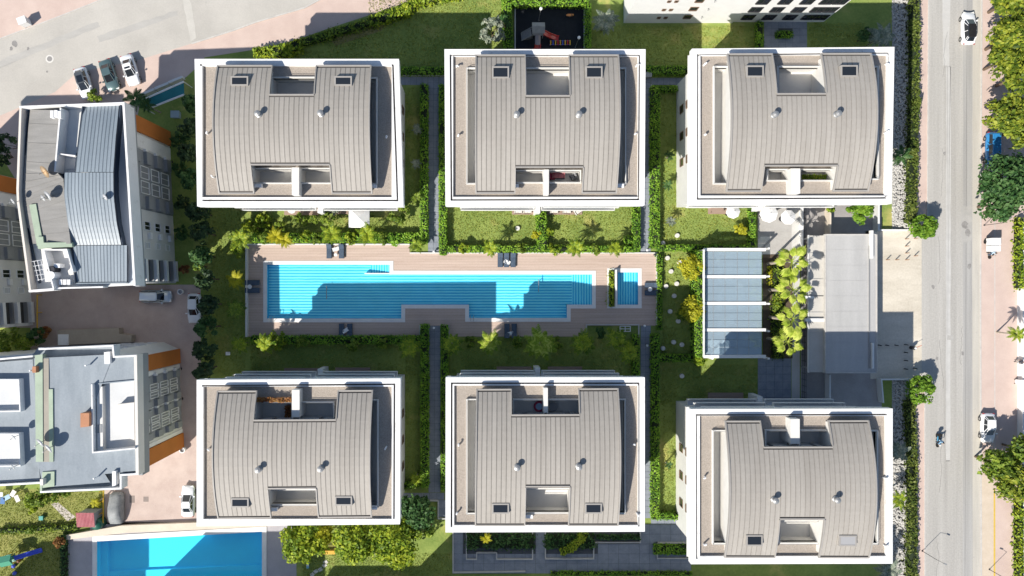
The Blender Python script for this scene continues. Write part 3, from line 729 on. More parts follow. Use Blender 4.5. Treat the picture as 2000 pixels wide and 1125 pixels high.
BL['b3'] = dict(frame=[(1351.5, 95), (1747, 91.5), (1741.5, 398), (1351, 400)], foot=(1321, 167, 1612, 405), gravel=(1368, 107, 1735, 382),
    vault=[(1422, 105), (1699, 104), (1693, 374), (1420, 375)], nn=(1521, 1609, 182), sn=(1497, 1632, 325), mid=(1545, 329, 1563, 378),
    holes=[(1521, 131, 1609, 186), (1500, 332, 1544, 351), (1564, 332, 1630, 351), (1396, 131, 1428, 357), (1692, 131, 1714, 348)],
    sky=[(1456, 129, 1490, 151.5), (1640, 129, 1673, 151.5)], vents=[(1511, 225), (1633, 224)], pipes=[(1374, 128), (1377, 264), (1729, 126), (1727, 260)], ac=[],
    side='W', wy=(223, 274, 324), garden=1, balc=.4)
BL['l1'] = dict(frame=[(384, 742), (782, 739), (781, 1024), (384, 1028)], foot=(482, 731, 791, 957), gravel=(397, 755, 765, 1014), slot='NE',
    vault=[(427, 763), (726, 761.5), (724, 1010.5), (428, 1013)], nn=(497, 652, 819), sn=(527, 621, 955), mid=(570, 761.5, 585, 815),
    holes=[(500, 787, 569, 822), (586, 787, 650, 822), (528, 958, 619, 985), (712, 783, 736, 988)],
    sky=[(452.5, 971, 487, 989), (655, 969, 688.5, 987)], vents=[(507, 915), (628, 914)], pipes=[(409, 876), (755, 872)], ac=[(537, 992), (731, 989)],
    side='E', wy=(800, 850, 900), garden=-1)
BL['l2'] = dict(frame=[(870.5, 737), (1259.5, 737), (1259.5, 1038.5), (870, 1040)], foot=(893, 729, 1200, 968), gravel=(887, 753, 1247, 1026), slot='NEW',
    vault=[(933, 759.5), (1205, 758), (1205, 1027), (930, 1027)], nn=(1002, 1135, 809), sn=(1025, 1113, 951.5), mid=(1062, 758, 1070, 806),
    holes=[(1004, 782, 1061, 812), (1071, 782, 1133, 812), (1027, 956, 1111, 1001), (913, 782, 936, 1002), (1198, 782, 1220, 1002)],
    sky=[(961, 982, 994, 1002), (1142, 982, 1175, 1002)], vents=[(1010, 911), (1130, 910)], pipes=[(896, 869), (892, 1002), (1239, 867), (1243, 1001)], ac=[(1033, 1006)],
    side='', wy=(), garden=-1)
BL['l3'] = dict(frame=[(1349, 799), (1743.5, 798), (1743.5, 1101), (1349.5, 1102)], foot=(1320, 783, 1612, 1023), gravel=(1367, 812.5, 1730.5, 1086.5), slot='NW', blind=1,
    vault=[(1418, 821.5), (1694, 820.5), (1695, 1090), (1417, 1089)], nn=(1494, 1629, 872), sn=(1521, 1612, 1015), mid=(1544, 818.5, 1562, 867),
    holes=[(1497, 842, 1543, 876), (1563, 842, 1627, 876), (1523, 1019, 1608, 1060), (1394, 843, 1427, 1061), (1690, 843, 1713, 1061)],
    sky=[(1456, 1044, 1488, 1065), (1637, 1044, 1671, 1065)], vents=[(1511, 975), (1631, 974)], pipes=[(1376, 930), (1374, 1062), (1724, 932), (1726, 1064)], ac=[],
    side='W', wy=(866, 918, 970), garden=-1)
LAB = {'b1': 'upper left block, its vaulted roof bulging left, white tent before it', 'b2': 'upper middle block with pink sofa on its terrace, below the playground',
       'b3': 'upper right block with parasols in front, left of the rubble slope', 'l1': 'lower left block with russet shrubs in its roof terrace', 'l2': 'lower middle block with a round inflatable tub on its terrace', 'l3': 'lower right block with one skylight closed by a pale blind'}
for k in BL: main_block(LAB[k], BL[k])
# ------------------------------------------------------------------ neighbouring buildings on the left and top
def lerp2(a, b, t): return (a[0]+(b[0]-a[0])*t, a[1]+(b[1]-a[1])*t)
def strips(root, left, right, zf, pitch_px, m, name='roof_panel', gap=.05, dz=0.0, thick=.06):
    """left/right: lists of photo points from north to south; zf(v) height. Panels run north-south."""
    def samp(L, v):
        seg = [math.dist(a, b) for a, b in zip(L[:-1], L[1:])]; tot = sum(seg); d = v*tot
        for s_, a, b in zip(seg, L[:-1], L[1:]):
            if d <= s_ or b is L[-1]: return lerp2(a, b, min(1, d/s_))
            d -= s_
    wpx = math.dist(left[0], right[0]); n = max(1, round(wpx/pitch_px)); k = 12
    und = []
    for j in range(k+1):
        v = j/k; z = zf(v)+dz; a, b = samp(left, v), samp(right, v)
        und.append([P(*a, z)+Vector((0, 0, -.25)), P(*a, z)+Vector((0, 0, -thick-.01)), P(*b, z)+Vector((0, 0, -thick-.01)), P(*b, z)+Vector((0, 0, -.25))])
    MB().loft(und).build('roof_underlay', plain('blue_black', (.02, .03, .05), .7), root)
    for i in range(n):
        rr = []
        for j in range(k+1):
            v = j/k; z = zf(v)+dz; a, b = samp(left, v), samp(right, v)
            p0, p1 = P(*lerp2(a, b, i/n), z), P(*lerp2(a, b, (i+1)/n), z)
            e = (p1-p0).normalized()*gap/2
            up = Vector((0, 0, 1))
            rr.append([p0+e-up*thick, p0+e+up*.02, p0+e*2.2+up*.02, p0+e*2.2, p1-e, p1-e-up*thick])
        MB().loft(rr).build(name, m, root)
def band(root, pts, w, z0, z1, m, name='parapet'):
    """wall of width w px along a photo polyline measured at its top z1"""
    L = [P(*p, z1) for p in pts]; mb = MB(); ww = w*G0/2*.70
    for a, b in zip(L[:-1], L[1:]):
        d = (b-a).normalized(); n = Vector((-d.y, d.x, 0))*ww
        mb.prism([a-n-d*ww, b-n+d*ww, b+n+d*ww, a+n-d*ww], z0, z1+random.random()*.006)
    return mb.build(name, m, root)
def poly(root, name, pts, z0, z1, m):
    return MB().prism([P(*p, z1) for p in pts], z0, z1).build(name, m, root)
def dish(root, a, b, z, r=.45, m=None, az=R(225)):
    p = P(a, b, z); mb = MB(); n = 16
    ax = Vector((math.cos(az)*.75, math.sin(az)*.75, .66)); e1 = ax.orthogonal().normalized(); e2 = ax.cross(e1)
    c = p+Vector((0, 0, .75)); rings = []
    for q, dd in ((1, .16), (.7, .07), (.4, .02), (.05, 0)): rings.append([c + (e1*math.cos(2*math.pi*i/n) + e2*math.sin(2*math.pi*i/n))*r*q + ax*(dd*r*2) for i in range(n)])
    mb.loft(rings)
    o = mb.build('satellite_dish', m or WFRAME, root, smooth=True)
    k = MB(); k.tube(p, c, .04, .04, 6); k.tube(c, c+ax*r*1.2, .025, .025, 5); k.obox((c+ax*r*1.2).x, (c+ax*r*1.2).y, (c+ax*r*1.2).z-.05, (c+ax*r*1.2).z+.05, .05, .05); k.build('dish_arm', METAL, o)
def wallwin(root, a, b, t, z, w, h, **k):
    a, b = P(*a), P(*b); u = (b-a).normalized(); o = a.lerp(b, t) - u*w/2
    return win(root, (o.x, o.y, z), u, w, h, **k)
def strip_on(root, name, a, b, t0, t1, z0, z1, m, d=.06):
    a, b = P(*a), P(*b); u = (b-a).normalized(); n = Vector((u.y, -u.x, 0))
    p0, p1 = a.lerp(b, t0), a.lerp(b, t1)
    return MB().prism([p0+n*.002, p1+n*.002, p1+n*d, p0+n*d], z0, z1).build(name, m, root)
def acunit(root, a, b, t, z):
    a, b = P(*a), P(*b); u = (b-a).normalized(); n = Vector((u.y, -u.x, 0)); c = a.lerp(b, t)+n*.22
    o = MB().prism([c-u*.4-n*.16, c+u*.4-n*.16, c+u*.4+n*.16, c-u*.4+n*.16], z, z+.58).build('air_conditioner', WFRAME, root)
    c2 = c+n*.165+u*.1; MB().tube(c2+Vector((0, 0, .29)), c2+n*.01+Vector((0, 0, .29)), .2, .2, 12).build('fan_grille', DMETAL, o)
DPANEL = mat('dark_cladding', (.25, .262, .275), var=.1, scale=1)
def east_facade(root, S, N, zones, storeys=(1.2, 3.9, 6.6, 9.3)):
    """S,N: photo points on the ground at the south and north end of an east wall. zones along t (0 = south)"""
    for kind, t0, t1 in zones:
        tm = (t0+t1)/2; Lw = (P(*N)-P(*S)).length
        if kind == 'orange': strip_on(root, 'orange_panel', S, N, t0, t1, .1, 13.0, ORANGE, .25)
        elif kind == 'white': strip_on(root, 'white_panel', S, N, t0, t1, .05, 13.0, WHITE, .10)
        elif kind == 'glazed':
            strip_on(root, 'dark_panel', S, N, t0, t1, .05, 13.0, DPANEL, .04)
            nb = 4
            for i in range(nb):
                for q, z in enumerate(storeys):
                    t = t0+(t1-t0)*(i+.5)/nb; w = (t1-t0)*Lw/nb*.86
                    if i in (0, 3): strip_on(root, 'balcony_front', S, N, t-(t1-t0)/nb*.42, t+(t1-t0)/nb*.42, z-.3, z+.9, GWALL, .5)
                    else: wallwin(root, S, N, t, z-.2, w, 2.1, depth=.12, mull=1, glass=plain('curtained_glass', (.55, .57, .59), .3) if (i+q) % 3 else GLASSD)
            for q, z in enumerate(storeys): acunit(root, S, N, t1-.01, z+.3)
        elif kind == 'small':
            for q, z in enumerate(storeys):
                wallwin(root, S, N, t0+(t1-t0)*.72, z, 1.15, 1.5, mull=1, depth=.1)
                wallwin(root, S, N, t0+(t1-t0)*.28, z+.3, .85, 1.1, mull=0, glass=plain('frosted_glass', (.55, .57, .58), .3), depth=.08)
                acunit(root, S, N, t0+(t1-t0)*.5, z+.1)
        elif kind == 'bays':
            for q, z in enumerate(storeys):
                strip_on(root, 'bay_shade_panel', S, N, t0, t1, z-.2, z+1.9, DARK, .03)  # flat near-black panel paints the shade of a recessed balcony bay
                strip_on(root, 'balcony_slab', S, N, t0, t1, z-.75, z-.2, WHITE, .55)
                strip_on(root, 'balcony_rail', S, N, t0, t1, z+.55, z+.62, METAL, .5)
# ---- building A
ZA = 14.2
t = thing('curved_roof_building', 'white building with blue grey curved metal roof and orange side wall panel', 'building', P(270, 410))
S, N = (344, 553), (330, 256)
MB().prism([P(*p) for p in (N, S, (214, 556), (198, 262))], 0, 13.0).build('wall', WHITE2, t)
A_OUT = [(38, 207), (243, 199), (264, 557), (104, 565), (57, 571), (33, 394), (32, 370)]
poly(t, 'roof_slab', A_OUT, 12.6, 13.05, WHITE2)
band(t, [(40, 209), (241, 201.5)], 5, 12.8, ZA, WHITE); band(t, [(241, 204), (262.5, 556)], 5, 12.0, ZA-.02, WHITE)
band(t, [(40, 211), (34.5, 372), (35.5, 394), (58.5, 567)], 5, 12.8, ZA-.01, mat('cream_render', (.68, .62, .55), var=.05))
band(t, [(58, 568.5), (103, 565)], 5, 12.8, ZA, WHITE); band(t, [(105, 563), (200, 560.5)], 3.4, 12.8, ZA-.4, WHITE)
band(t, [(247, 206), (268, 556)], 9, 11.4, 13.0, GWALL, 'fascia')
strips(t, [(163, 207), (150, 310), (147.6, 336)], [(232.7, 205), (226, 270), (221.5, 336)], lambda v: 13.7+1.5*math.sin(v*1.5), 6.7, BLUEMET)
strips(t, [(126, 337), (125, 380), (133, 440), (143, 479)], [(221.5, 337), (221.8, 380), (228, 436), (237, 478)], lambda v: 15.2-1.3*v*v, 6.7, BLUEMET)
strips(t, [(143, 480), (148, 551)], [(248, 479), (248, 551)], lambda v: 13.95-.35*v, 6.7, BLUEMET)
band(t, [(150, 553.5), (246, 552.5)], 2.4, 13.2, 13.72, BLUEMET, 'roof_edge_bar')
band(t, [(161, 209), (148.5, 312), (146, 336)], 2.6, 13.4, 14.05, plain('gap_navy', (.02, .035, .06), .6), 'roof_gap_band'); band(t, [(124.5, 338), (123.5, 380), (131, 440), (141, 480), (146, 552)], 2.6, 13.4, 13.9, MATS['gap_navy'], 'roof_gap_band'); band(t, [(235, 206), (228, 270), (223.6, 336), (224, 380), (230, 436), (239, 477)], 2.6, 13.2, 14.0, MATS['gap_navy'], 'roof_gap_band'); band(t, [(56, 216), (44, 330), (40, 380), (44, 410), (62, 490), (76, 552)], 3, 13.1, 13.4, MATS['gap_navy'], 'roof_gap_band')  # solid navy bands stand in for the dark gaps along the roof edges
sh = MB(); rr = []
Lf = [(59, 214), (47, 330), (43, 380), (47, 410), (64, 476)]; Rt = [(115.4, 215), (108.5, 334), (124, 350), (126, 380), (138, 476)]
for a, b in zip(Lf, Rt): rr.append([P(*a, 13.6)-Vector((0, 0, .3)), P(*a, 13.6), P(*b, 14.5), P(*b, 14.5)-Vector((0, 0, .3))])
sh.loft(rr).build('shingle_roof', SHINGLE, t)
for q in np.linspace(.06, .94, 12):                                     # raised laps of the shingle sheets
    i = min(3, int(q*4)); f = q*4-i; a = lerp2(Lf[i], Lf[i+1], f); b = lerp2(Rt[i], Rt[i+1], f)
    p0, p1 = P(*a, 13.62), P(*b, 14.52); MB().tube(p0, p1, .035, .035, 4).build('roof_lap', SHINGLE, t)
poly(t, 'green_strip', [(57, 400), (70, 398), (84, 476), (72, 480)], 13.7, 14.05, GREENM)
poly(t, 'green_strip', [(84, 474), (140, 473), (141, 482), (84, 484)], 13.7, 14.4, GREENM)
poly(t, 'green_strip', [(73, 462), (84, 462), (86, 484), (74, 486)], 13.7, 14.2, GREENM)
poly(t, 'terrace_floor', [(116, 214), (160, 212), (146, 330), (107, 332)], 13.05, 13.1, WHITE2)
band(t, [(118, 212), (107, 334)], 3.4, 13.0, 14.7, WHITE); band(t, [(112, 300), (146, 304)], 2.4, 13.0, 14.4, WHITE)
poly(t, 'terrace_floor', [(84, 490), (138, 488), (146, 555), (104, 560)], 13.05, 13.1, PLASTER)
band(t, [(85, 488), (104, 562)], 3, 13.0, 14.4, WHITE); band(t, [(85, 488), (130, 487), (142, 530)], 2.4, 13.0, 14.4, WHITE)
o = poly(t, 'water_tank', [(105, 515), (117, 515), (117, 523), (105, 523)], 13.1, 14.0, WFRAME)
p = P(113, 538, 13.1); MB().tube(p, p+Vector((0, 0, 1.3)), .45, .45, 14).build('boiler', WFRAME, t)
p = P(112, 527, 13.1); MB().tube(p, p+Vector((0, 0, 1.2)), .42, .42, 14).build('boiler', DMETAL, t)
for i in range(3): poly(t, 'air_conditioner', [(115+i*8, 546), (121+i*8, 546), (121+i*8, 556), (115+i*8, 556)], 13.1, 13.8, WFRAME)
for i in range(5): band(t, [(62+i*2.6, 511+i*9), (84+i*2.6, 507+i*9)], .8, 14.1, 14.2, WFRAME, 'pergola_slat')
for i in range(3): band(t, [(66+i*7, 510), (75+i*7, 548)], .7, 14.02, 14.1, WFRAME, 'pergola_slat')
dish(t, 99, 336, 14.3, .75, mat('rusty_dish', (.72, .60, .42), (.60, .30, .10), scale=1.2)); dish(t, 104, 383, 14.3, .6); dish(t, 94, 388, 14.3, .4); dish(t, 35, 394, 14.2, .35); dish(t, 214, 386, 14.6, .4)
for a, b in ((101, 223), (109, 222), (116, 224)): poly(t, 'solar_tank', [(a-3, b-7), (a+3, b-7), (a+3, b+7), (a-3, b+7)], 14.2, 14.9, WFRAME)
poly(t, 'ledge', [(238, 205), (246, 206), (266, 555), (249, 555), (236, 478), (223, 380), (228, 280)], 13.0, 13.15, mat('pale_blue_ledge', (.50, .54, .58), var=.05))
east_facade(t, S, N, [('bays', .01, .14), ('small', .15, .42), ('glazed', .44, .80), ('white', .81, .885), ('orange', .90, .995)])
MB().obox(PX(330), PY(520), 5.0, 5.9, .06, .45).build('yellow_banner', plain('banner_yellow', (.75, .6, .03), .7), t)
# ---- building B
t = thing('felt_roof_building', 'grey flat-roofed building with two satellite dishes and two orange wall panels', 'building', P(230, 780))
S, N = (357, 874), (349, 681)
MB().prism([P(*p) for p in (N, S, (-40, 876), (-40, 690), (205, 672), (320, 668))], 0, 13.0).build('wall', WHITE2, t)
B_OUT = [(75, 679), (222, 673), (224, 695), (266, 693), (270, 926), (237, 929), (237, 956), (78, 963), (78, 945), (-60, 953), (-60, 705), (63, 694)]
poly(t, 'roof_slab', B_OUT, 12.7, 13.2, BGREY)
band(t, [(77, 682), (220, 675.5), (222, 697), (264, 695)], 4, 12.8, ZA, WHITE)
band(t, [(264.5, 696), (268, 925)], 7, 12.8, ZA-.01, mat('cream_render2', (.66, .63, .58), var=.05))
band(t, [(266, 926), (235.5, 928), (235.5, 954), (80, 961)], 4, 12.8, ZA-.02, WHITE)
band(t, [(80, 961), (80, 944)], 5, 12.8, ZA-.03, GREENM); band(t, [(79, 943), (-60, 951)], 4, 12.8, ZA-.04, WHITE)
band(t, [(-60, 707), (62, 696)], 4, 12.8, ZA-.03, WHITE)
band(t, [(272.5, 695), (275, 925)], 8, 11.4, 13.1, GWALL, 'fascia')
rr = []
for a, b in (((66, 700), (222, 692)), ((68, 800), (180, 800)), ((70, 880), (180, 886)), ((84, 952), (215, 942))): rr.append([P(*a, 14.0)-Vector((0, 0, .8)), P(*a, 14.3), P(*b, 13.9), P(*b, 13.4)])
MB().loft(rr).build('felt_roof', BGREY, t)
poly(t, 'felt_roof', [(180, 700), (262, 697), (262, 742), (180, 750)], 13.2, 13.85, BGREY)
poly(t, 'felt_roof', [(180, 884), (264, 876), (265, 920), (182, 928)], 13.2, 13.9, BGREY)
poly(t, 'felt_roof', [(-60, 712), (64, 702), (78, 938), (-60, 946)], 13.2, 13.7, BGREY)
poly(t, 'green_strip', [(68, 694), (83, 692), (84, 902), (70, 902)], 13.7, 14.36, GREENM); poly(t, 'green_strip', [(95, 760), (103, 760), (104, 902), (96, 902)], 13.7, 14.30, GREENM)
poly(t, 'tan_strip', [(83.5, 700), (95, 700), (96, 902), (84.5, 902)], 13.7, 14.28, mat('tan_felt', (.33, .30, .25), var=.08, scale=.8)); poly(t, 'green_strip', [(82, 922), (106, 921), (106, 950), (83, 953)], 13.7, 14.38, GREENM)
for xx in np.arange(112, 178, 15): band(t, [(xx, 698), (xx+.6, 942)], .4, 13.9, 14.12-(xx-112)*.0035, BGREY, 'felt_lap')
poly(t, 'terrace_floor', [(178, 752), (262, 744), (264, 876), (180, 884)], 13.2, 13.26, mat('grey_plaster', (.56, .57, .57), var=.05))
band(t, [(179, 752), (181, 884), (262, 876)], 3, 13.2, 14.5, WHITE); band(t, [(177, 751), (262, 743)], 2.4, 13.2, 14.0, BLUEMET, 'roof_edge_bar')
poly(t, 'terrace_box', [(189, 756), (200, 755), (201, 880), (190, 880)], 13.26, 13.9, PLASTER); poly(t, 'terrace_box', [(184, 830), (199, 829), (199, 845), (184, 846)], 13.26, 13.95, GWALL)
poly(t, 'stair_head', [(228, 790), (262, 786), (263, 860), (230, 848)], 13.26, 14.2, mat('cream_render3', (.70, .66, .60), var=.04))
for b0, b1 in ((742, 803), (848, 910)):
    poly(t, 'terrace_floor', [(-60, b0+3), (36, b0), (38, b1), (-60, b1+3)], 13.70, 13.74, mat('grey_plaster', (.47, .49, .51), var=.05))
    band(t, [(-60, b0), (36, b0), (39, b1), (-60, b1+2)], 2.6, 13.6, 14.5, WHITE)
o = poly(t, 'chimney', [(157, 807), (174, 807), (174, 833), (157, 835)], 13.5, 15.0, mat('terracotta_block', (.42, .20, .11), var=.12, scale=1.5))
dish(t, 89, 860, 14.3, .62); dish(t, 105, 871, 14.3, .65); dish(t, 37, 850, 14.4, .4); dish(t, 36, 908, 14.4, .4)
for a, b in ((70, 722), (177, 712), (193, 930)): p = P(a, b, 13.9); MB().tube(p, p+Vector((0, 0, 1.1)), .09, .09, 8).build('vent_pipe', WFRAME, t)
poly(t, 'chimney', [(63, 716), (70, 716), (70, 728), (63, 728)], 13.6, 14.9, mat('terracotta_block', (.42, .20, .11))); poly(t, 'chimney', [(78, 936), (84, 936), (84, 948), (78, 948)], 13.6, 15.0, mat('cream_render2', (.66, .63, .58)))
poly(t, 'stair_box', [(203, 688), (214, 687), (215, 710), (204, 711)], 13.6, 14.3, WHITE); poly(t, 'stair_box', [(219, 921), (226, 920), (226, 948), (219, 950)], 13.6, 14.3, WHITE)
east_facade(t, S, N, [('orange', .0, .15), ('white', .155, .19), ('glazed', .22, .50), ('glazed', .51, .80), ('white', .81, .845), ('orange', .855, 1.0)])
for q, xx in enumerate((258, 283, 308)):
    for z in (1.5, 4.4, 7.2, 9.9): wallwin(t, (320, 668), (205, 672), 1-(xx-205)/115, z, 1.4, 1.9, depth=.1, glass=GLASSD)
# ---- building C at the left edge
t = thing('edge_building', 'white and grey building with orange corner cut by the left edge', 'building', P(-20, 500))
S, N = (65, 635), (46, 352)
MB().prism([P(*p) for p in (N, S, (-90, 640), (-105, 356))], 0, 13.2).build('wall', WHITE2, t)
poly(t, 'roof', [(-302, 312), (-78, 308), (-58, 655), (-290, 662)], 13.2, 14.2, BGREY)
east_facade(t, S, N, [('bays', .02, .16), ('small', .17, .42), ('glazed', .44, .80), ('white', .81, .88), ('orange', .89, .995)])
# ---- building D at the top
t = thing('white_facade_building', 'tall white facade with dark windows at the top edge', 'building', P(1410, -40))
DW = mat('bright_facade', (.74, .74, .735), var=.04, scale=.5)
MB().prism([P(1218, 45), P(1430, 45), P(1430, -170), P(1218, -170)], 0, 14.5).build('wall', DW, t)
MB().prism([P(1430, 43), P(1608, 43), P(1612, -170), P(1430, -170)], 0, 14.6).build('wall', DW, t)
MB().prism([P(1208, 52), P(1612, 52), P(1616, -180), P(1208, -180)], 14.6, 15.0).build('roof_slab', WHITE, t)
a, b = (1430, 43), (1608, 43)
for z in (1.0, 3.5, 6.0, 8.5):
    for xx, w in ((1452, 1.6), (1492, 1.6), (1532, 1.6), (1568, 1.7), (1592, 1.7)): wallwin(t, a, b, (xx-1430)/178, z, w, 1.5, frame=DMETAL, depth=.1)
a, b = (1218, 45), (1430, 45)
for z in (1.6, 4.2, 6.8):
    for xx, w in ((1280, .5), (1293, .5), (1334, 1.1)): wallwin(t, a, b, (xx-1218)/212, z, w, .6 if w < 1 else 1.2, frame=BROWNF, mull=0)
    p = P(1360, 45); MB().tube((p.x, p.y-.01, z+.8), (p.x, p.y-.35, z+.7), .06, .06, 6).build('spout', METAL, t)
# ------------------------------------------------------------------ glass pavilion, entrance roof, walkway roof
t = thing('glass_pavilion', 'glass roofed pavilion with white cross beams beside the row of palms', 'pavilion', P(1432, 592))
ZG = 3.0
TILE = mat('pavilion_tile', (.42, .50, .56), (.50, .58, .64), scale=.7)
MB().pbox(1380, 492, 1486, 694, 0, .08).build('floor', TILE, t)
band(t, [(1375.5, 488), (1375.5, 697)], 2.4, 0, ZG+.75, WHITE, 'side_wall')
PG = glassmat('pavilion_glass', (.80, .89, .94), .16, .02, (.45, (.43, .53, .60)))
ys = [487.5, 540.5, 592.5, 644.5, 696.5]; xs_ = [1377, 1393, 1416, 1440, 1462.5, 1488]
for j in range(4):
    for i in range(5):
        for k in range(3):
            h_ = (ys[j+1]-ys[j]-7)/3; y0 = ys[j]+3.6+k*h_
            p0, p1 = P(xs_[i]+.35, y0+.35, ZG-.1), P(xs_[i+1]-.35, y0+h_-.35, ZG-.1)
            MB().box(p0.x, p0.y, ZG-.125, p1.x, p1.y, ZG-.1).build('glass_pane', PG, t)
for x in xs_[1:5]: MB().pbox(x-.35, 488, x+.35, 696, ZG-.22, ZG-.09).build('mullion', METAL, t)
for y in ys: MB().pbox(1375, y-3, 1496, y+3, ZG-.3, ZG+.05).build('cross_beam', WHITE, t)
for y in ys:
    for x in (1379, 1486): p = P(x, y, 0); MB().box(p.x-.12, p.y-.12, 0, p.x+.12, p.y+.12, ZG-.3).build('post', WHITE, t)
for i, (x, y, r) in enumerate(((1400, 512, .5), (1440, 560, .55), (1410, 620, .5), (1450, 660, .5))):
    p = P(x, y); tb = thing('round_table', ['round table under the top bay of the glass roof', 'round table under the second glass bay', 'round table under the third glass bay', 'round table under the lowest glass bay'][i], 'table', p)
    MB().lathe(p.x, p.y, [(r, .72), (r, .76)], 18).build('table_top', WHITE2, tb); MB().lathe(p.x, p.y, [(.25, .08), (.04, .12), (.04, .72)], 10).build('leg', DMETAL, tb)
t = thing('entrance_roof', 'large flat pale grey roof beside the concrete forecourt', 'roof', P(1655, 590))
ZE = 3.1
MB().pbox(1613, 458, 1713, 728, ZE-.35, ZE).build('roof_sheet', GREYR, t)
for a, b, c, d in ((1613, 457, 1713, 458.8), (1613, 727, 1713, 729), (1612, 457, 1613.6, 729), (1712, 457, 1713.6, 729)): MB().pbox(a, b, c, d, ZE-.4, ZE+.1).build('roof_rim', KERB, t)
MB().pbox(1697.5, 480, 1699, 720, ZE, ZE+.14).build('roof_rail', METAL, t)
MB().pbox(1701, 450, 1706, 505, ZE+.02, ZE+.5).build('duct', WHITE2, t); MB().pbox(1704, 670, 1707, 720, ZE+.02, ZE+.5).build('duct', WHITE2, t)
for i in range(1, 9): MB().pbox(1615, 458+i*30, 1697, 458.7+i*30, ZE, ZE+.02).build('sheet_lap', GREYR, t)
for x in (1620, 1705):
    for y in (465, 550, 640, 720): p = P(x, y, ZE); MB().box(p.x-.15, p.y-.15, 0, p.x+.15, p.y+.15, ZE-.35).build('post', WHITE2, t)
MB().pbox(1617, 465, 1645, 722, 0, ZE-.4).build('gatehouse', WHITE2, t)
t = thing('walkway_roof', 'narrow beige walkway roof between the palms and entrance roof', 'roof', P(1590, 590))
MB().pbox(1581, 460, 1609, 727, 2.35, 2.6).build('roof_sheet', mat('beige_sheet', (.46, .44, .40), (.52, .50, .465), scale=.5), t)
for x in (1580, 1610): MB().pbox(x-.6, 459, x+.6, 728, 2.3, 2.75).build('roof_rim', WHITE2, t)
for y in (494, 545, 578, 610, 650): MB().pbox(1581, y-.6, 1609, y+.6, 2.6, 2.66).build('sheet_lap', DMETAL if y == 578 else GREYR, t)
MB().pbox(1574, 622, 1610, 628, 2.5, 2.9).build('cross_beam', WHITE, t); MB().pbox(1560, 578, 1590, 583, 2.5, 2.95).build('cross_beam', WHITE, t)
for x in (1583, 1607):
    for y in (465, 550, 640, 720): p = P(x, y, 2.6); MB().box(p.x-.1, p.y-.1, 0, p.x+.1, p.y+.1, 2.35).build('post', METAL, t)
t = thing('walkway_fence', 'dark railing fence along the light walkway beside the palms', 'fence', P(1570, 600))
for i, y in enumerate(range(404, 792, 12)): p = P(1566, y); MB().tube(p, p+Vector((0, 0, 1.3)), .04, .04, 6).build('post', DMETAL, t)
for z in (.3, .75, 1.25): MB().tube(P(1566, 404, 0)+Vector((0, 0, z)), P(1566, 788, 0)+Vector((0, 0, z)), .035, .035, 5).build('rail', DMETAL, t)
def lowwall(name, label, pts, w, h, m=WHITE2):
    L = [P(*p) for p in pts]; mb = MB(); ww = w*G0/2
    for a, b in zip(L[:-1], L[1:]):
        d = (b-a).normalized(); n = Vector((-d.y, d.x, 0))*ww; mb.prism([a-n, b-n, b+n, a+n], 0, h)
    return tag(mb.build(name, m, origin=(sum(L, Vector())/len(L))), label, 'wall')
lowwall('retaining_wall', 'cream ramp wall at the top of the entrance roof', [(1612, 404), (1612, 457)], 3, 1.4, mat('cream_wall', (.62, .54, .44)))
lowwall('retaining_wall', 'pale wall beside the ramp near the round street tree', [(1706, 402), (1706, 452)], 3.4, 1.3)
lowwall('retaining_wall', 'pale wall at the lower end of the ramp', [(1712, 738), (1716, 784)], 2.4, 1.2)
lowwall('retaining_wall', 'thin white wall on top of the concrete forecourt', [(1714, 450), (1772, 450)], 2.6, .7, WHITE)
lowwall('retaining_wall', 'thin pale wall below the concrete forecourt', [(1716, 740), (1774, 740)], 2.6, .7)
lowwall('retaining_wall', 'slender wall between ramp and lower right block', [(1612, 730), (1612, 786)], 2.4, 1.3)
lowwall('street_wall', 'long white wall along the right pavement', [(1989, 440), (1989, 560), (1988, 1300)], 4, 1.0, WHITE)
lowwall('garden_wall', 'white garden wall beside the walkway near the parasols', [(1562.5, 404), (1562.5, 500)], 1.6, .9, WHITE)
t = thing('teal_awning', 'teal awning roof with white posts left of the upper left block', 'awning', P(318, 188))
q = [P(278, 196, 2.6), P(359, 160, 2.6), P(360, 185, 2.3), P(286, 214, 2.3)]
MB().loft([[q[0], q[1], q[2], q[3]], [v+Vector((0, 0, .08)) for v in q]]).build('awning_sheet', mat('teal_sheet', (.02, .17, .19), var=.12, scale=.5, rough=.5), t)
for a, b in ((q[0], q[1]), (q[3], q[2])): MB().tube(a+Vector((0, 0, .06)), b+Vector((0, 0, .06)), .14, .14, 6).build('awning_bar', WHITE, t)
for v in q: MB().tube((v.x, v.y, 0), (v.x, v.y, v.z), .07, .07, 6).build('post', WHITE2, t)
for i, (a, b) in enumerate(((290, 181), (318, 169), (345, 157))): p = P(a, b, .5); MB().obox(p.x, p.y, 0, .9, 1.0, .16, R(22)).build('wall_block', WHITE2, t)
t = thing('entrance_slab', 'flat stone gate slab north of the lower left building', 'wall', P(150, 655))
poly(t, 'wall_top', [(112, 645), (232, 641), (233, 652), (257, 655), (256, 668), (112, 674)], 0, 1.1, mat('beige_stone', (.40, .34, .27), var=.08, scale=.8))
poly(t, 'white_table', [(113, 653), (133, 653), (133, 674), (113, 674)], 1.1, 1.3, WHITE)
MB().tube(P(82, 575)+Vector((0, 0, 1.)), P(82, 645)+Vector((0, 0, 1.)), .09, .09, 6).build('yellow_rail', plain('yellow_rail', (.6, .36, .02), .6), t)
for y in (576, 610, 644): p = P(82, y); MB().tube(p, p+Vector((0, 0, 1.0)), .06, .06, 6).build('rail_post', plain('yellow_rail', (.6, .36, .02), .6), t)

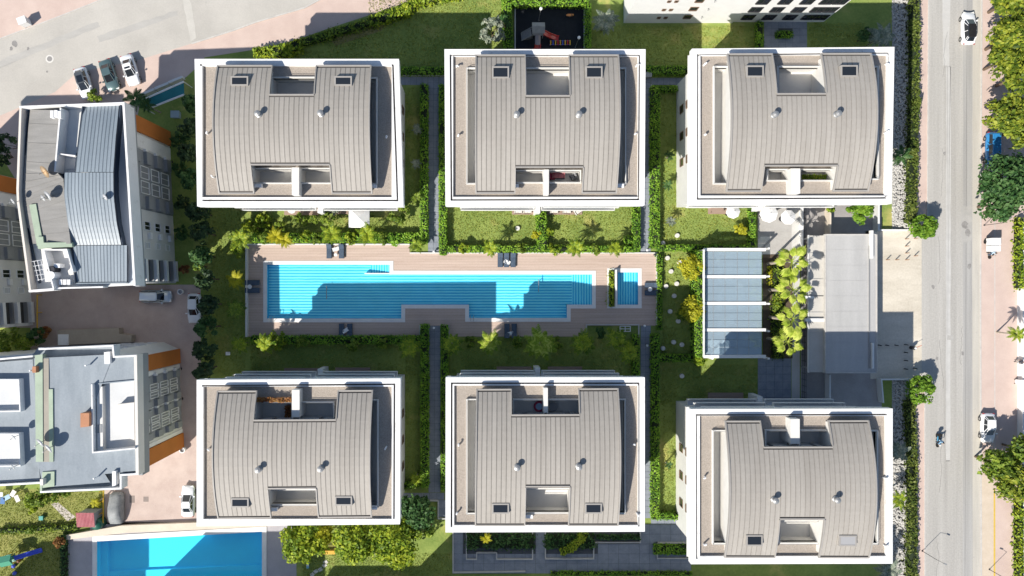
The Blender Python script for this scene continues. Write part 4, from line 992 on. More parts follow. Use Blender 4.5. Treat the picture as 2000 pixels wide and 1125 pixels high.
# ---- neighbours just outside the lower edge: their shadows lie over the lower pools and terrace
for lab, x0, x1, y0, y1 in (('apartment building beyond the lower edge, south of the bright blue pool', 242, 470, 1203, 1420), ('apartment building beyond the lower left corner', -80, 98, 1222, 1430),
        ('apartment building beyond the lower edge, south of the slate terrace', 738, 1585, 1187, 1420), ('apartment building beyond the lower edge, south of the yellow bench', 492, 736, 1270, 1440)):
    t = thing('neighbour_building', lab, 'building', P((x0+x1)/2, (y0+y1)/2))
    q = [P(x0, y0), P(x1, y0), P(x1, y1), P(x0, y1)]
    MB().prism(q, 0, 13.3).build('wall', WHITE2, t); MB().prism([v+Vector((.15 if v.x > t.location.x else -.15, .15 if v.y > t.location.y else -.15, 0)) for v in q], 13.3, 14.2).build('roof', BGREY, t)
    for z in (1.2, 4.2, 7.2, 10.2):
        n_ = int((x1-x0)/45)
        for i in range(n_): wallwin(t, (x1, y0), (x0, y0), (i+.5)/n_, z, 1.6, 1.6)
# ------------------------------------------------------------------ vegetation
rng = np.random.default_rng(11)
def leaf_quads(pts, nrm, size, jit=.55, asp=.62):
    """arrays of leaf centres and normals -> (verts, faces) of folded diamond leaves"""
    n = len(pts); nrm = nrm + rng.normal(0, jit, (n, 3)); nrm /= np.linalg.norm(nrm, axis=1, keepdims=True)+1e-9
    a = np.cross(nrm, rng.normal(0, 1, (n, 3))); a /= np.linalg.norm(a, axis=1, keepdims=True)+1e-9
    b = np.cross(nrm, a); s = (size*(.65+.7*rng.random(n)))[:, None]
    v = np.stack([pts-a*s, pts-b*s*asp+nrm*s*.12, pts+a*s, pts+b*s*asp+nrm*s*.12], 1).reshape(-1, 3)
    f = np.arange(4*n).reshape(n, 4)
    return v, f
def mesh_np(name, v, f, mats, midx=None):
    me = bpy.data.meshes.new(name); me.vertices.add(len(v)); me.vertices.foreach_set('co', np.asarray(v, dtype=np.float32).ravel())
    k = f.shape[1]; me.loops.add(len(f)*k); me.polygons.add(len(f))
    me.loops.foreach_set('vertex_index', f.astype(np.int32).ravel()); me.polygons.foreach_set('loop_start', np.arange(0, len(f)*k, k, dtype=np.int32))
    try: me.polygons.foreach_set('loop_total', np.full(len(f), k, dtype=np.int32))
    except Exception: pass
    for m in mats: me.materials.append(m)
    if midx is not None: me.polygons.foreach_set('material_index', midx.astype(np.int32))
    me.update(calc_edges=True); me.validate(); return me
HCORE = plain('hedge_core', (.012, .022, .006), .95)
def hedge(label, pts, w, h, m=LH, dens=34, size=.13, cat='hedge', name='hedge', group=None, rag=.10):
    """clipped hedge along a photo polyline (centre line at its top), w in px, h in metres"""
    L = [P(*p, h) for p in pts]; ww = w*G0/2
    c0 = sum(L, Vector())/len(L); c0.z = 0
    V = []; Fc = []; M = []; off = 0
    for a, b in zip(L[:-1], L[1:]):
        d = b-a; ln = d.length
        if ln < .01: continue
        d.normalize(); nn = Vector((-d.y, d.x, 0))
        D, NN, A = np.array(d), np.array(nn), np.array((a.x, a.y, 0))
        e = ww
        cw = ww-.10; q = np.array([[t, s, z] for z in (0, h-.12) for t, s in ((-e+.1, -cw), (ln+e-.1, -cw), (ln+e-.1, cw), (-e+.1, cw))])
        v = A + q[:, :1]*D + q[:, 1:2]*NN + np.array([0, 0, 1])*q[:, 2:]
        V.append(v); Fc.append(np.array([(3,2,1,0),(4,5,6,7),(0,1,5,4),(1,2,6,5),(2,3,7,6),(3,0,4,7)])+off); M.append(np.ones(6)); off += 8
        n_top = int((ln+2*e)*2*ww*dens*1.6); n_s = int((ln+2*e)*h*dens*.8)
        tt = rng.uniform(-e, ln+e, n_top); ss = rng.uniform(-ww, ww, n_top)
        wob = np.array([noise.noise(Vector((float(A[0]+D[0]*x+NN[0]*y)*.9, float(A[1]+D[1]*x+NN[1]*y)*.9, 3.1))) for x, y in zip(tt, ss)])
        edge = np.clip(1-np.abs(ss)/ww, 0, 1); zz = h - .10*(1-np.minimum(1, edge*4)) + wob*rag*1.6 + rng.normal(0, rag*.35, n_top)
        keep = wob > -.42
        p1 = (A + tt[:, None]*D + ss[:, None]*NN + np.array([0, 0, 1])*zz[:, None])[keep]; n1 = np.tile([0, 0, 1.0], (len(p1), 1))
        ps = [p1]; ns = [n1]
        for sg in (-1, 1):
            tt = rng.uniform(-e, ln+e, n_s); z = rng.uniform(0, h, n_s); ss = sg*(ww + rng.normal(0, rag*.6, n_s))
            ps.append(A + tt[:, None]*D + ss[:, None]*NN + np.array([0, 0, 1])*z[:, None]); ns.append(np.tile(NN*sg + np.array([0, 0, .4]), (n_s, 1)))
        for sg, t0 in ((-1, -e), (1, ln+e)):
            k = max(4, int(2*ww*h*dens*.8)); ss = rng.uniform(-ww, ww, k); z = rng.uniform(0, h, k)
            ps.append(A + (t0+rng.normal(0, rag*.6, k))[:, None]*D + ss[:, None]*NN + np.array([0, 0, 1])*z[:, None]); ns.append(np.tile(D*sg + np.array([0, 0, .4]), (k, 1)))
        v, f = leaf_quads(np.concatenate(ps), np.concatenate(ns), size)
        V.append(v); Fc.append(f+off); M.append(np.zeros(len(f))); off += len(v)
    v = np.concatenate(V) - np.array(c0)
    o = bpy.data.objects.new(name, mesh_np(name, v, np.concatenate(Fc), [m, HCORE], np.concatenate(M))); COL.objects.link(o); o.location = c0
    return tag(o, label, cat, group)
def crown_pts(c, rx, ry, rz, n, clumps, flat=.0):
    cl = []
    for _ in range(clumps):
        d = rng.normal(0, 1, 3); d /= np.linalg.norm(d); d[2] = abs(d[2])*.9 - .15; r = .50+.46*rng.random()**.55
        cl.append((np.array([d[0]*rx*r, d[1]*ry*r, d[2]*rz*r]), (.17+.20*rng.random())))
    P_, N_ = [], []
    per = n//clumps
    for cc, cr in cl:
        d = rng.normal(0, 1, (per, 3)); d /= np.linalg.norm(d, axis=1, keepdims=True); d[:, 2] = np.where(d[:, 2] < -.3, -d[:, 2], d[:, 2])
        rr = (.62+.42*rng.random(per))[:, None]
        P_.append(np.array(c) + cc + d*rr*np.array([rx, ry, rz])*cr*1.15); N_.append(d*np.array([1, 1, 1.0]) + np.array([0, 0, .35]))
    return np.concatenate(P_), np.concatenate(N_)
def tree(label, a, b, rpx, h, m, n=1500, size=.24, name='tree', cat='tree', group=None, clumps=26, rz=None, trunk=True, squash=1.0, bark=BARK, core=True):
    """a,b photo position of the crown centre; rpx crown radius in photo px; h total height"""
    zc = h*.66 if trunk else h*.5
    clumps = int(clumps*1.35); n = int(n*1.15)
    c = P(a, b, zc); s = (H-zc)/F; r = rpx*s*1.06; rz = rz or (h-zc)*1.15
    base = Vector((c.x, c.y, 0))
    t = thing(name, label, cat, base, group=group)
    p, nn = crown_pts((c.x, c.y, zc), r, r*squash, rz, n, clumps)
    v, f = leaf_quads(p, nn, size)
    me = mesh_np('crown', v-np.array(base), f, [m]); o = bpy.data.objects.new('crown', me); COL.objects.link(o); o.parent = t
    mb = MB()
    if trunk:
        tr = max(.08, r*.07); mb.path([base, base+Vector((.05, .03, h*.3)), Vector((c.x, c.y, h*.5))], [tr*1.3, tr, tr*.8], 8)
        for q in range(7):
            an = q*.9+random.random(); e = Vector((c.x+math.cos(an)*r*.62, c.y+math.sin(an)*r*.62*squash, zc+rz*random.uniform(-.1, .5)))
            k = Vector((c.x, c.y, h*.42)).lerp(e, .5)+Vector((0, 0, -.12*r)); mb.path([Vector((c.x, c.y, h*.42)), k, e], [tr*.6, tr*.4, tr*.15], 6)
    else:
        for q in range(6):
            an = q*1.05; mb.tube(base, (c.x+math.cos(an)*r*.5, c.y+math.sin(an)*r*.5, zc), .05, .025, 5)
    mb.build('trunk', bark, t)
    return t
def frond_mesh(L, wid, droop, leaflets=16, m=LG, fan=False):
    mb = MB(); up = .55
    if fan:
        pl = L*.40; mb.path([(0, 0, 0), (pl*.6, 0, pl*.25), (pl, 0, pl*.30)], [.05, .04, .03], 4)
        K = 7; c = Vector((pl*.9, 0, pl*.28))
        for i in range(K):
            an = R(-33+66*i/(K-1)); r1 = (L-pl*.9)*(1-.55*abs(math.sin(an)))
            d = Vector((math.cos(an), math.sin(an), 0)); n = Vector((-d.y, d.x, 0)); w0 = r1*.17
            a = c; b = c+d*r1*.55+Vector((0, 0, .06)); e = c+d*r1+Vector((0, 0, -droop*r1))
            mb.add([a, b-n*w0, b+n*w0, e], [(0, 1, 2), (1, 3, 2)])
        return mb
    pts = []
    for i in range(leaflets+1):
        t = i/leaflets; pts.append(Vector((L*t*(1-.12*t), 0, L*(up*t - (up+droop)*t*t))))
    mb.path(pts, [.03*(1-.8*i/leaflets) for i in range(leaflets+1)], 4)
    for i in range(2, leaflets+1):
        t = i/leaflets; l = wid*math.sin(math.pi*min(1, .18+.82*t))**.7*(1-.35*t)
        for sg in (-1, 1):
            q = pts[i]; d = Vector((.55, sg, -.35)).normalized(); w = L/leaflets*.36
            mb.add([q+Vector((-w, 0, 0)), q+d*l*.5+Vector((-w*1.2, 0, .03)), q+d*l, q+d*l*.5+Vector((w*1.2, 0, .03)), q+Vector((w, 0, 0))], [(0, 1, 2, 3, 4)])
    return mb
FM = {}
def palm(label, a, b, h, rpx, m, nf=13, fan=False, name='palm', tr=.1, group=None, bark=PALMBARK, droop=.25, at_base=False, yaw=None, spread=1.0):
    s = (H-h)/F; L = rpx*s
    top = P(a, b, h); base = Vector((top.x, top.y, 0)) if not at_base else P(a, b, 0)
    t = thing(name, label, 'palm', base, group=group)
    mb = MB(); lean = Vector((random.uniform(-.15, .15), random.uniform(-.15, .15), 0)) if h > 3 else Vector()
    mb.path([base, base+lean*.5+Vector((0, 0, h*.5)), base+Vector((0, 0, h))], [tr*1.35, tr, tr*.85], 9); mb.build('trunk', bark, t)
    key = (round(L, 1), m.name, fan)
    ph = random.random()*6.28 if yaw is None else yaw
    for i in range(nf):
        if key not in FM:
            o = frond_mesh(L, L*.30, droop, 14, m, fan).build('frond', m); FM[key] = o.data
        else: o = bpy.data.objects.new('frond', FM[key]); COL.objects.link(o)
        o.parent = t; o.location = (0, 0, h)
        tier = i % 3; o.rotation_euler = (random.gauss(0, .12), (-.42, -.08, .22)[tier]*spread + random.gauss(0, .08), ph + i*2.39996 + random.gauss(0, .1))
        sc = random.uniform(.82, 1.08)*(1, .96, .88)[tier]; o.scale = (sc, sc, sc)
    return t
def shrub(label, a, b, rpx, h, m, n=260, size=.15, name='shrub', cat='shrub', group=None):
    return tree(label, a, b, rpx, h, m, n, size, name, cat, group, 9, h*.5, False)
# ---- clipped hedges
hg = 'clipped hedges round the gardens'
for lab, pts, w, h in (
    ('clipped hedge between upper left block and slate path', [(828, 170), (828, 466)], 14, 1.25),
    ('clipped hedge left of the upper middle block, along the slate path', [(864.5, 172), (865, 490)], 14, 1.25),
    ('clipped hedge on the right of the upper slate path near the upper right block', [(1281, 176), (1280, 475)], 17, 1.2),
    ('short clipped hedge at the lower right corner of the upper middle block', [(1244, 408), (1244, 484)], 13, 1.2),
    ('top clipped hedge above the cross path by upper left block', [(782, 137), (870, 137)], 14, 1.1),
    ('top clipped hedge above the cross path by upper right block', [(1262, 136), (1345, 136)], 16, 1.1),
    ('clipped hedge below the cross path, left of the upper right block', [(1281, 172), (1318, 172)], 10, 1.2),
    ('long hedge between the upper left lawn and the pool deck', [(500, 464), (818, 464)], 17, 1.3),
    ('long hedge between the upper middle lawn and the pool deck', [(880, 486), (1236, 486)], 12, 1.1),
    ('hedge along the bottom of the upper right lawn above the pavilion', [(1290, 484), (1468, 484)], 11, 1.1),
    ('hedge on the right side of the lawn with one parasol', [(1471, 408), (1471, 476)], 11, 1.2),
    ('shaded hedge below the pool deck, above the lower left block', [(496, 664), (815, 664)], 15, 1.2),
    ('left clipped hedge of the lower left slate path', [(829, 642), (829, 945)], 15, 1.25),
    ('right clipped hedge of the lower left slate path', [(868, 642), (868, 952)], 13, 1.25),
    ('clipped hedge at the right of the lower right slate path', [(1281, 660), (1281, 1006)], 15, 1.2),
    ('short hedge below the lower right lawn beside the right block', [(1281, 1010), (1322, 1010)], 12, 1.2),
    ('shaded hedge on the right edge of the lower middle garden', [(1243, 660), (1243, 732)], 12, 1.2),
    ('tall hedge hugging the left wall of the glass pavilion', [(1368, 496), (1368, 692)], 11, 3.3),
    ('hedge under the lower left corner of the glass pavilion', [(1290, 700), (1372, 700)], 14, 1.2),
    ('short hedge under the lower left block near the slate steps', [(792, 950), (824, 945)], 11, 1.2),
    ('clipped hedge left of the playground', [(990, 0), (993, 96)], 17, 1.6),
    ('clipped hedge right of the playground', [(1149, 12), (1149, 100)], 11, 1.4),
    ('clipped hedge along the top of the playground', [(1006, 2), (1144, 2)], 12, 1.5),
    ('hedge left of the slate terrace under the white facade', [(1486, 46), (1486, 100)], 11, 1.2),
    ('hedge in the slate terrace planter under the white facade', [(1524, 65), (1543, 65)], 12, .9),
    ('box hedge in the planter left of the lower right block', [(1288, 1074), (1350, 1074)], 20, .8),
    ('narrow hedge at the bottom edge below the slate terrace', [(1080, 1122), (1350, 1122)], 6, .8),
    ('light hedge along the garden edge right of the pool deck', [(1289, 502), (1289, 640)], 9, .9),
    ('hedge column dividing the two upper middle lawns', [(1057, 418), (1060, 480)], 19, 1.4),
    ('small square hedge at the right end of the upper middle lawn', [(1228, 468), (1236, 468)], 14, 1.1)):
    hedge(lab, pts, w, h, group=hg)
hedge('roadside hedge along the upper pavement', [(1788, -60), (1788, 200), (1785, 300), (1783, 425)], 17, 1.3, leafmat('road_hedge_leaf', (.05, .085, .014), (.11, .155, .025), (.20, .24, .05), .5), 30, .16, rag=.22)
hedge('roadside hedge along the lower pavement', [(1780, 790), (1784, 900), (1784, 1180)], 17, 1.3, MATS['road_hedge_leaf'], 30, .16, rag=.22)
hedge('rough leafy hedge along the boundary at the upper street', [(504, 102), (560, 97), (575, 88)], 18, 1.5, LYG, 30, .2, rag=.35)
hedge('low boundary hedge in shade below the pink pavement', [(580, 84), (640, 66), (720, 42)], 13, 1.1, LG, 30, .16, rag=.3)
hedge('sunny boundary hedge at the top of the big lawn', [(730, 38), (790, 18), (810, 0), (900, -20)], 16, 1.3, LYG, 30, .2, rag=.35)
hedge('strip hedge between the lower gardens and the neighbour pool', [(0, 1038), (60, 1036), (150, 1030)], 10, .7, LG, 26, .15, rag=.3)
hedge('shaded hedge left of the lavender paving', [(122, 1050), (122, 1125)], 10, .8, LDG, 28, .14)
hedge('right street wall hedge', [(1997, 430), (1997, 560)], 8, 1.3, LYG, 28, .18, rag=.3)
hedge('lower right street wall hedge', [(1997, 985), (1997, 1200)], 8, 1.3, LYG, 28, .18, rag=.3)
hedge('yellow flower strip between pavilion and palms', [(1504, 524), (1504, 552)], 7, .5, LGOLD, 40, .12)
hedge('low green planting under the palm row', [(1520, 520), (1522, 590)], 22, .5, LYG, 30, .14, rag=.25)
hedge('dark low planting under the lower palms', [(1518, 600), (1520, 690)], 22, .5, LG, 26, .14, rag=.25)
hedge('dark planting in the left planter of the slate terrace', [(925, 1058), (1030, 1058)], 28, .7, LDG, 26, .17, rag=.35)
hedge('dark planting in the middle planter of the slate terrace', [(1078, 1058), (1148, 1058)], 28, .6, LDG, 26, .17, rag=.35)
hedge('bright hedge curving through the middle planter', [(1102, 1078), (1118, 1070), (1136, 1052), (1140, 1044)], 14, 1.1, LYG, 34, .14)
hedge('planting strip at the right end of the slate terrace', [(1170, 1050), (1246, 1050)], 9, .6, LDG, 26, .15)
hedge('slim flower planter between the long pool and the small pool', [(1194, 532), (1194, 594)], 7, .55, LYG, 40, .14, rag=.3)
hedge('hedge in the roof terrace planter of the upper right block', [(1572, 346), (1620, 346)], 6, 12.3, LYG, 8, .14) if False else None
# ---- conifer screen on the left boundary
k = 0
WH = ['beside the curved roof building, top of the row', 'next below the topmost', 'by the air conditioners of the curved roof building', 'left of the upper left block', 'below the upper left block corner', 'beside the russet shrub', 'above the parked white car', 'overhanging the white parked car', 'just below the parked white car', 'opposite the brick yard', 'near the lower left block', 'last of the row above the lower left block']
for i, (a, b, r) in enumerate(((378, 205, 17), (376, 250, 18), (372, 300, 18), (374, 350, 18), (392, 415, 19), (398, 455, 20), (398, 500, 19), (405, 545, 18), (412, 595, 18), (408, 640, 20), (402, 682, 19), (402, 722, 19))):
    tree('dark conifer in the boundary row, ' + WH[i], a, b, r, 5.0+random.random(), LHD if i % 3 else LDG, 900, .2, 'conifer_tree', 'tree', 'dark conifers along the left boundary', 16, 2.8)
tree('loose pale green shrub among the dark conifers', 390, 520, 10, 3.5, LG, 300, .18, clumps=8)
tree('russet shrub at the corner of the brick yard', 362, 528, 10, 2.2, LRED, 260, .15, 'russet_shrub', 'shrub', None, 8, 1.0, False)
for i, (a, b, r, h, m) in enumerate(((352, 275, 16, 3.0, LDG), (352, 330, 14, 3.0, LDG), (358, 400, 14, 3.2, LHD), (355, 455, 13, 3.0, LDG))):
    tree(['dark bush near the orange panel of the curved roof building', 'dark bush beside the glazed facade', 'dark bush beside the facade air conditioners', 'dark bush by the white facade wall'][i], a, b, r, h, m, 420, .18, 'bush', 'bush', None, 10, 1.4, False)
# ---- street trees on the right
for lab, a, b, r, h, m in (
    ('yellow green street tree at the top right corner', 1978, -2, 38, 6.5, LST), ('yellow green street tree right of the white car with black roof', 1972, 74, 37, 6.5, LST),
    ('second yellow green tree down the right street edge', 1966, 116, 34, 6.2, LST), ('big yellow green tree above the gap with pavement shade', 1996, 148, 34, 6.8, LST),
    ('yellow green tree just above the blue car', 1967, 226, 36, 6.2, LST), ('yellow green tree at the right edge beside the blue car', 2002, 250, 36, 6.5, LST)):
    tree(lab, a, b, r, h, m, 2100, .26, 'street_tree', group='street trees on the right', clumps=44)
for lab, a, b, r, h, m, n in (
    ('dark green street tree below the blue car', 1962, 352, 46, 6.6, LDG, 3200), ('dark green street tree at the right edge under the blue car', 1994, 372, 44, 6.4, LDG, 2600), ('small dark green tree above the cargo tricycle', 1948, 398, 30, 5.4, LDG, 1500),
    ('deep green tree below the white car on the right pavement', 1944, 905, 26, 5.6, LG, 1300), ('yellow green tree at the lower right, beside the deep green one', 1978, 938, 37, 6.2, LST, 2200), ('green tree at the right edge near the lower white car', 1998, 880, 26, 5.4, LG, 1300)):
    tree(lab, a, b, r, h, m, n, .26, 'street_tree', group='street trees on the right', clumps=52)
tree('round clipped street tree at the upper corner of the forecourt', 1803, 444, 22, 3.1, leafmat('lollipop_leaf', (.06, .14, .014), (.13, .26, .02), (.24, .38, .04), .8), 1500, .2, 'round_tree', clumps=22, rz=1.3)
tree('round clipped street tree at the lower corner of the forecourt', 1797, 761, 25, 3.1, MATS['lollipop_leaf'], 1600, .2, 'round_tree', clumps=22, rz=1.3)
tree('bushy tree over the ramp beneath the upper right block', 1679, 410, 21, 4.0, MATS['lollipop_leaf'], 1200, .22, clumps=18)
tree('small bright shrub between the ramp walls', 1620, 407, 8, 2.2, LYG, 240, .16, 'shrub', 'shrub', None, 8, .9, False)
# ---- bottom trees
for lab, a, b, r, h, m, n in (('broad yellow green tree left of the yellow garden bench', 592, 1055, 40, 5.2, LYG, 3200), ('golden tree above the yellow garden bench', 627, 1042, 22, 4.2, LGOLD, 1300),
    ('yellow green tree right of the yellow garden bench', 692, 1056, 36, 5.2, LYG, 2800), ('broad yellow green tree left of the dark tree at the bottom', 772, 1052, 46, 5.6, LYG, 3600),
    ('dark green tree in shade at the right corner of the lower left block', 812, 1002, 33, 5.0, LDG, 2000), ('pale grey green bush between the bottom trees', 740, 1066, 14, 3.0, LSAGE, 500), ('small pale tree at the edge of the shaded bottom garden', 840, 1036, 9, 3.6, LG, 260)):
    tree(lab, a, b, r, h, m, n, .24, 'garden_tree', group=None, clumps=46)
# ---- golden and other shrubs in the gardens
tree('golden round shrub at the upper left of the glass pavilion', 1352, 524, 24, 4.4, LGOLD, 1900, .15, 'golden_shrub', 'shrub', None, 30, 1.7, False)
tree('golden round shrub at the middle left of the glass pavilion', 1353, 603, 23, 4.4, LGOLD, 1700, .15, 'golden_shrub', 'shrub', None, 30, 1.7, False)
tree('green round shrub next to the middle golden shrub', 1335, 612, 14, 2.0, LG, 600, .15, 'shrub', 'shrub', None, 12, .9, False)
tree('rounded bush at the lower left pavilion corner', 1366, 702, 13, 2.2, LYG, 600, .15, 'shrub', 'shrub', None, 12, 1.0, False)
tree('golden shrub beside the hedge by the parasol lawn', 1446, 449, 12, 1.8, LGOLD, 420, .14, 'golden_shrub', 'shrub', None, 10, .8, False)
tree('yellow shrub on the middle dividing hedge', 1048, 458, 9, 1.8, LGOLD, 260, .14, 'golden_shrub', 'shrub', None, 8, .8, False)
tree('leafy shrub on the lawn edge below the terrace pier', 1073, 455, 11, 1.6, LYG, 320, .16, 'shrub', 'shrub', None, 8, .7, False)
for i, (a, b, r, h, m) in enumerate(((590, 428, 12, 1.8, LG), (612, 430, 10, 1.5, LG), (640, 428, 13, 2.6, LG), (652, 412, 9, 2.0, LSAGE), (515, 430, 14, 1.5, LYG), (500, 445, 12, 1.4, LYG), (775, 425, 15, 2.6, LG), (790, 412, 12, 2.4, LG), (545, 445, 11, 1.5, LG))):
    tree('leafy garden shrub ' + ['under the left patio of the upper left block', 'right of the shrub under the left patio', 'between the patio and the white tent', 'pale, near the terrace pier by the white tent', 'at the left end of the upper left lawn', 'above the corner of the pool deck hedge', 'right of the white tent', 'by the lower right corner of the upper left block', 'above the long pool deck hedge'][i], a, b, r, h, m, 360, .16, 'garden_shrub', 'shrub', None, 9, h*.5, False)
tree('silvery olive tree beside the playground hedge', 962, 60, 22, 4.0, LSAGE, 1000, .18, 'olive_tree', clumps=18)
tree('dark slim tree between the olive and playground', 986, 45, 11, 4.5, LDG, 360, .18, clumps=10)
tree('dark shrub under the white facade right of the lawn', 1690, 70, 15, 3.0, LDG, 500, .18, clumps=12)
tree('scruffy bush beside the parked white car and curved roof building', 188, 188, 13, 2.6, LG, 420, .16, 'bush', 'bush', None, 10, 1.1, False)
for i, (a, b, r, h, m) in enumerate(((20, 660, 24, 3.6, LG), (48, 668, 20, 3.0, LG), (72, 655, 16, 2.8, LDG), (15, 690, 18, 2.2, LYG), (88, 650, 10, 2.2, LRED), (75, 972, 20, 3.2, LG), (100, 965, 18, 2.8, LG), (130, 955, 14, 2.4, LG), (65, 990, 12, 1.6, LYG), (118, 1058, 9, 1.6, LRED), (20, 282, 20, 4.2, LHD), (6, 302, 20, 4.0, LHD))):
    tree('garden bush ' + ['at the left edge above the felt roof building', 'second from the left edge above the felt roof building', 'dark, by the yellow rail', 'low, at the left edge by the felt roof corner', 'russet, beside the yellow rail end', 'under the green roof corner, leftmost', 'under the green roof corner, middle', 'under the felt roof edge, rightmost', 'small, beside the pale garden path', 'russet, at the corner of the lavender paving', 'dark, left of the curved roof building', 'dark, at the left edge under the street shadow'][i], a, b, r, h, m, 620, .18, 'garden_bush', 'bush', None, 12, h*.5, False)
for i, (a, b) in enumerate(((137, 632), (170, 640))): pass
# ---- palms
for i, (a, b, h) in enumerate(((1546, 511, 7.2), (1549, 566, 7.2), (1548, 624, 7.0), (1538, 668, 6.2))):
    palm('tall fan palm by the pavilion, ' + ['topmost of the four', 'second from the top', 'third from the top', 'lowest of the four'][i], a, b, h, 38 if i < 3 else 34, LLIME, 12, True, 'fan_palm', .17, 'four tall fan palms', droop=.28, spread=1.1)
PL = [('bright yellow palm at the left of the pool deck', 460, 546, 2.6, 25, LYEL, 9), ('green palm below the yellow one beside the deck wall', 462, 604, 2.6, 26, LG, 9), ('feather palm at the upper left corner of the pool deck', 470, 468, 3.0, 30, LYG, 13),
      ('feather palm near the lower left deck corner', 470, 672, 2.4, 24, LYG, 9), ('feather palm below the deck left of the lower left block', 518, 672, 2.8, 26, LYG, 11), ('yellow feather palm on the upper deck hedge, leftmost', 540, 462, 3.0, 24, LYEL, 12), ('yellow feather palm second on the upper deck hedge', 556, 470, 3.0, 22, LYEL, 12),
      ('feather palm over the left lounger pair', 648, 458, 3.2, 28, LYG, 13), ('feather palm under the white tent', 718, 458, 3.2, 28, LYG, 13), ('small palm at the right end of the upper left deck hedge', 815, 480, 1.8, 20, LYG, 10),
      ('slim palm on the deck hedge left of the middle loungers', 958, 486, 3.0, 24, LYG, 10), ('slim palm on the deck hedge right of the middle loungers', 1124, 484, 3.0, 26, LYG, 11), ('slim palm on the deck hedge near the small pool', 1200, 486, 3.0, 22, LYG, 8),
      ('shaded palm beside the right hedge of the lower left path', 882, 672, 2.8, 28, LYG, 10), ('feather palm below the deck left of the shaded loungers', 958, 668, 3.0, 31, LLIME, 12), ('big shaded palm above the lower middle block', 1056, 672, 3.6, 42, LLIME, 15),
      ('shaded palm left of the planter at the deck', 1138, 668, 3.0, 32, LYG, 11), ('shaded palm beside the deck planter grille', 1205, 660, 3.0, 29, LYG, 11), ('shaded palm at the right edge of the lower middle garden', 1228, 688, 3.0, 30, LYG, 11), ('shaded palm above the lower left slate path', 798, 678, 3.0, 30, LYG, 10),
      ('palm between the curved roof building and the teal awning', 266, 194, 4.5, 28, LDG, 14), ('palm at the end of the teal awning', 288, 206, 3.6, 20, LDG, 11), ('blue green palm above the upper right block corner', 1720, 72, 3.0, 34, LSAGE, 15), ('wispy silver palm right of the playground', 1182, 42, 3.0, 32, LSAGE, 14),
      ('palm on the rubble slope right of the upper right block', 1758, 305, 3.0, 26, LDG, 13), ('palm on the rubble slope right of the lower right block', 1752, 880, 3.2, 28, LSAGE, 13), ('bright palm under the rubble palm of the lower right block', 1756, 975, 3.0, 24, LYG, 12), ('blue green palm at the lower right corner of the lower right block', 1735, 1112, 3.0, 32, LSAGE, 14),
      ('leafy palm beside the yellow umbrella bushes at the path corner', 812, 935, 2.4, 18, LYG, 10), ('yellow palm in the left terrace planter', 950, 1052, 2.4, 15, LYEL, 9), ('palm at the right street wall', 1984, 652, 3.4, 22, LYG, 12), ('banana like plant by the red tin shed', 186, 982, 2.2, 15, LYEL, 9),
      ('young palm on the shaded strip beside the upper left block', 814, 252, 1.8, 14, LSAGE, 8), ('second young palm on the shaded strip beside the upper left block', 812, 320, 1.8, 14, LSAGE, 8), ('young palm at the lower end of the strip beside the upper left block', 814, 385, 1.8, 16, LG, 8),
      ('young palm on the sunny strip left of the upper right block', 1308, 304, 1.6, 14, LDG, 8), ('second young palm left of the upper right block', 1304, 362, 1.6, 14, LDG, 8), ('bare young palm on the parasol lawn', 1310, 432, 1.6, 15, LSAGE, 8), ('young palm on the sunny strip left of the lower right block', 1306, 908, 1.5, 12, LDG, 7)]
for lab, a, b, h, r, m, nf in PL: palm(lab, a, b, h, r, m, nf+3, False, 'feather_palm', .09)
for i, (a, b, r, h, m) in enumerate(((520, 462, 13, 2.0, LG), (598, 460, 13, 2.2, LYG), (618, 466, 11, 2.0, LG), (684, 464, 12, 2.1, LYG), (748, 466, 13, 2.0, LG), (775, 468, 12, 1.9, LH), (905, 486, 10, 1.7, LYG), (1018, 486, 10, 1.7, LG), (1082, 487, 11, 1.8, LYG), (1162, 486, 10, 1.7, LG), (545, 664, 17, 2.2, LYG), (590, 668, 12, 1.8, LG), (690, 672, 13, 2.4, LG), (745, 668, 12, 1.9, LG), (920, 668, 11, 1.9, LG), (1010, 668, 11, 1.9, LG), (1090, 668, 12, 1.9, LG), (1172, 650, 10, 1.6, LDG), (484, 440, 12, 1.8, LYG), (466, 490, 13, 2.2, LYG))):
    tree('leafy clump ' + ['at the left of the long upper deck hedge', 'above the hedge left of the first loungers', 'just left of the first lounger pair', 'right of the first lounger pair', 'under the right corner of the white tent', 'at the right end of the long upper deck hedge', 'at the left of the middle deck hedge', 'right of the sunny lounger trio', 'beneath the dividing hedge column', 'on the middle deck hedge toward the small pool', 'bright, on the shaded hedge below the pool left end', 'on the shaded hedge next to the bright clump', 'behind the shaded hedge at its middle', 'on the shaded hedge toward the slate path', 'left of the palm below the deck', 'right of the shaded middle loungers', 'right of the big shaded palm', 'in the planter with the white grille', 'above the left deck corner', 'left of the deck wall top'][i], a, b, r, h, m, 380, .16, 'leafy_shrub', 'shrub', None, 10, h*.5, False)
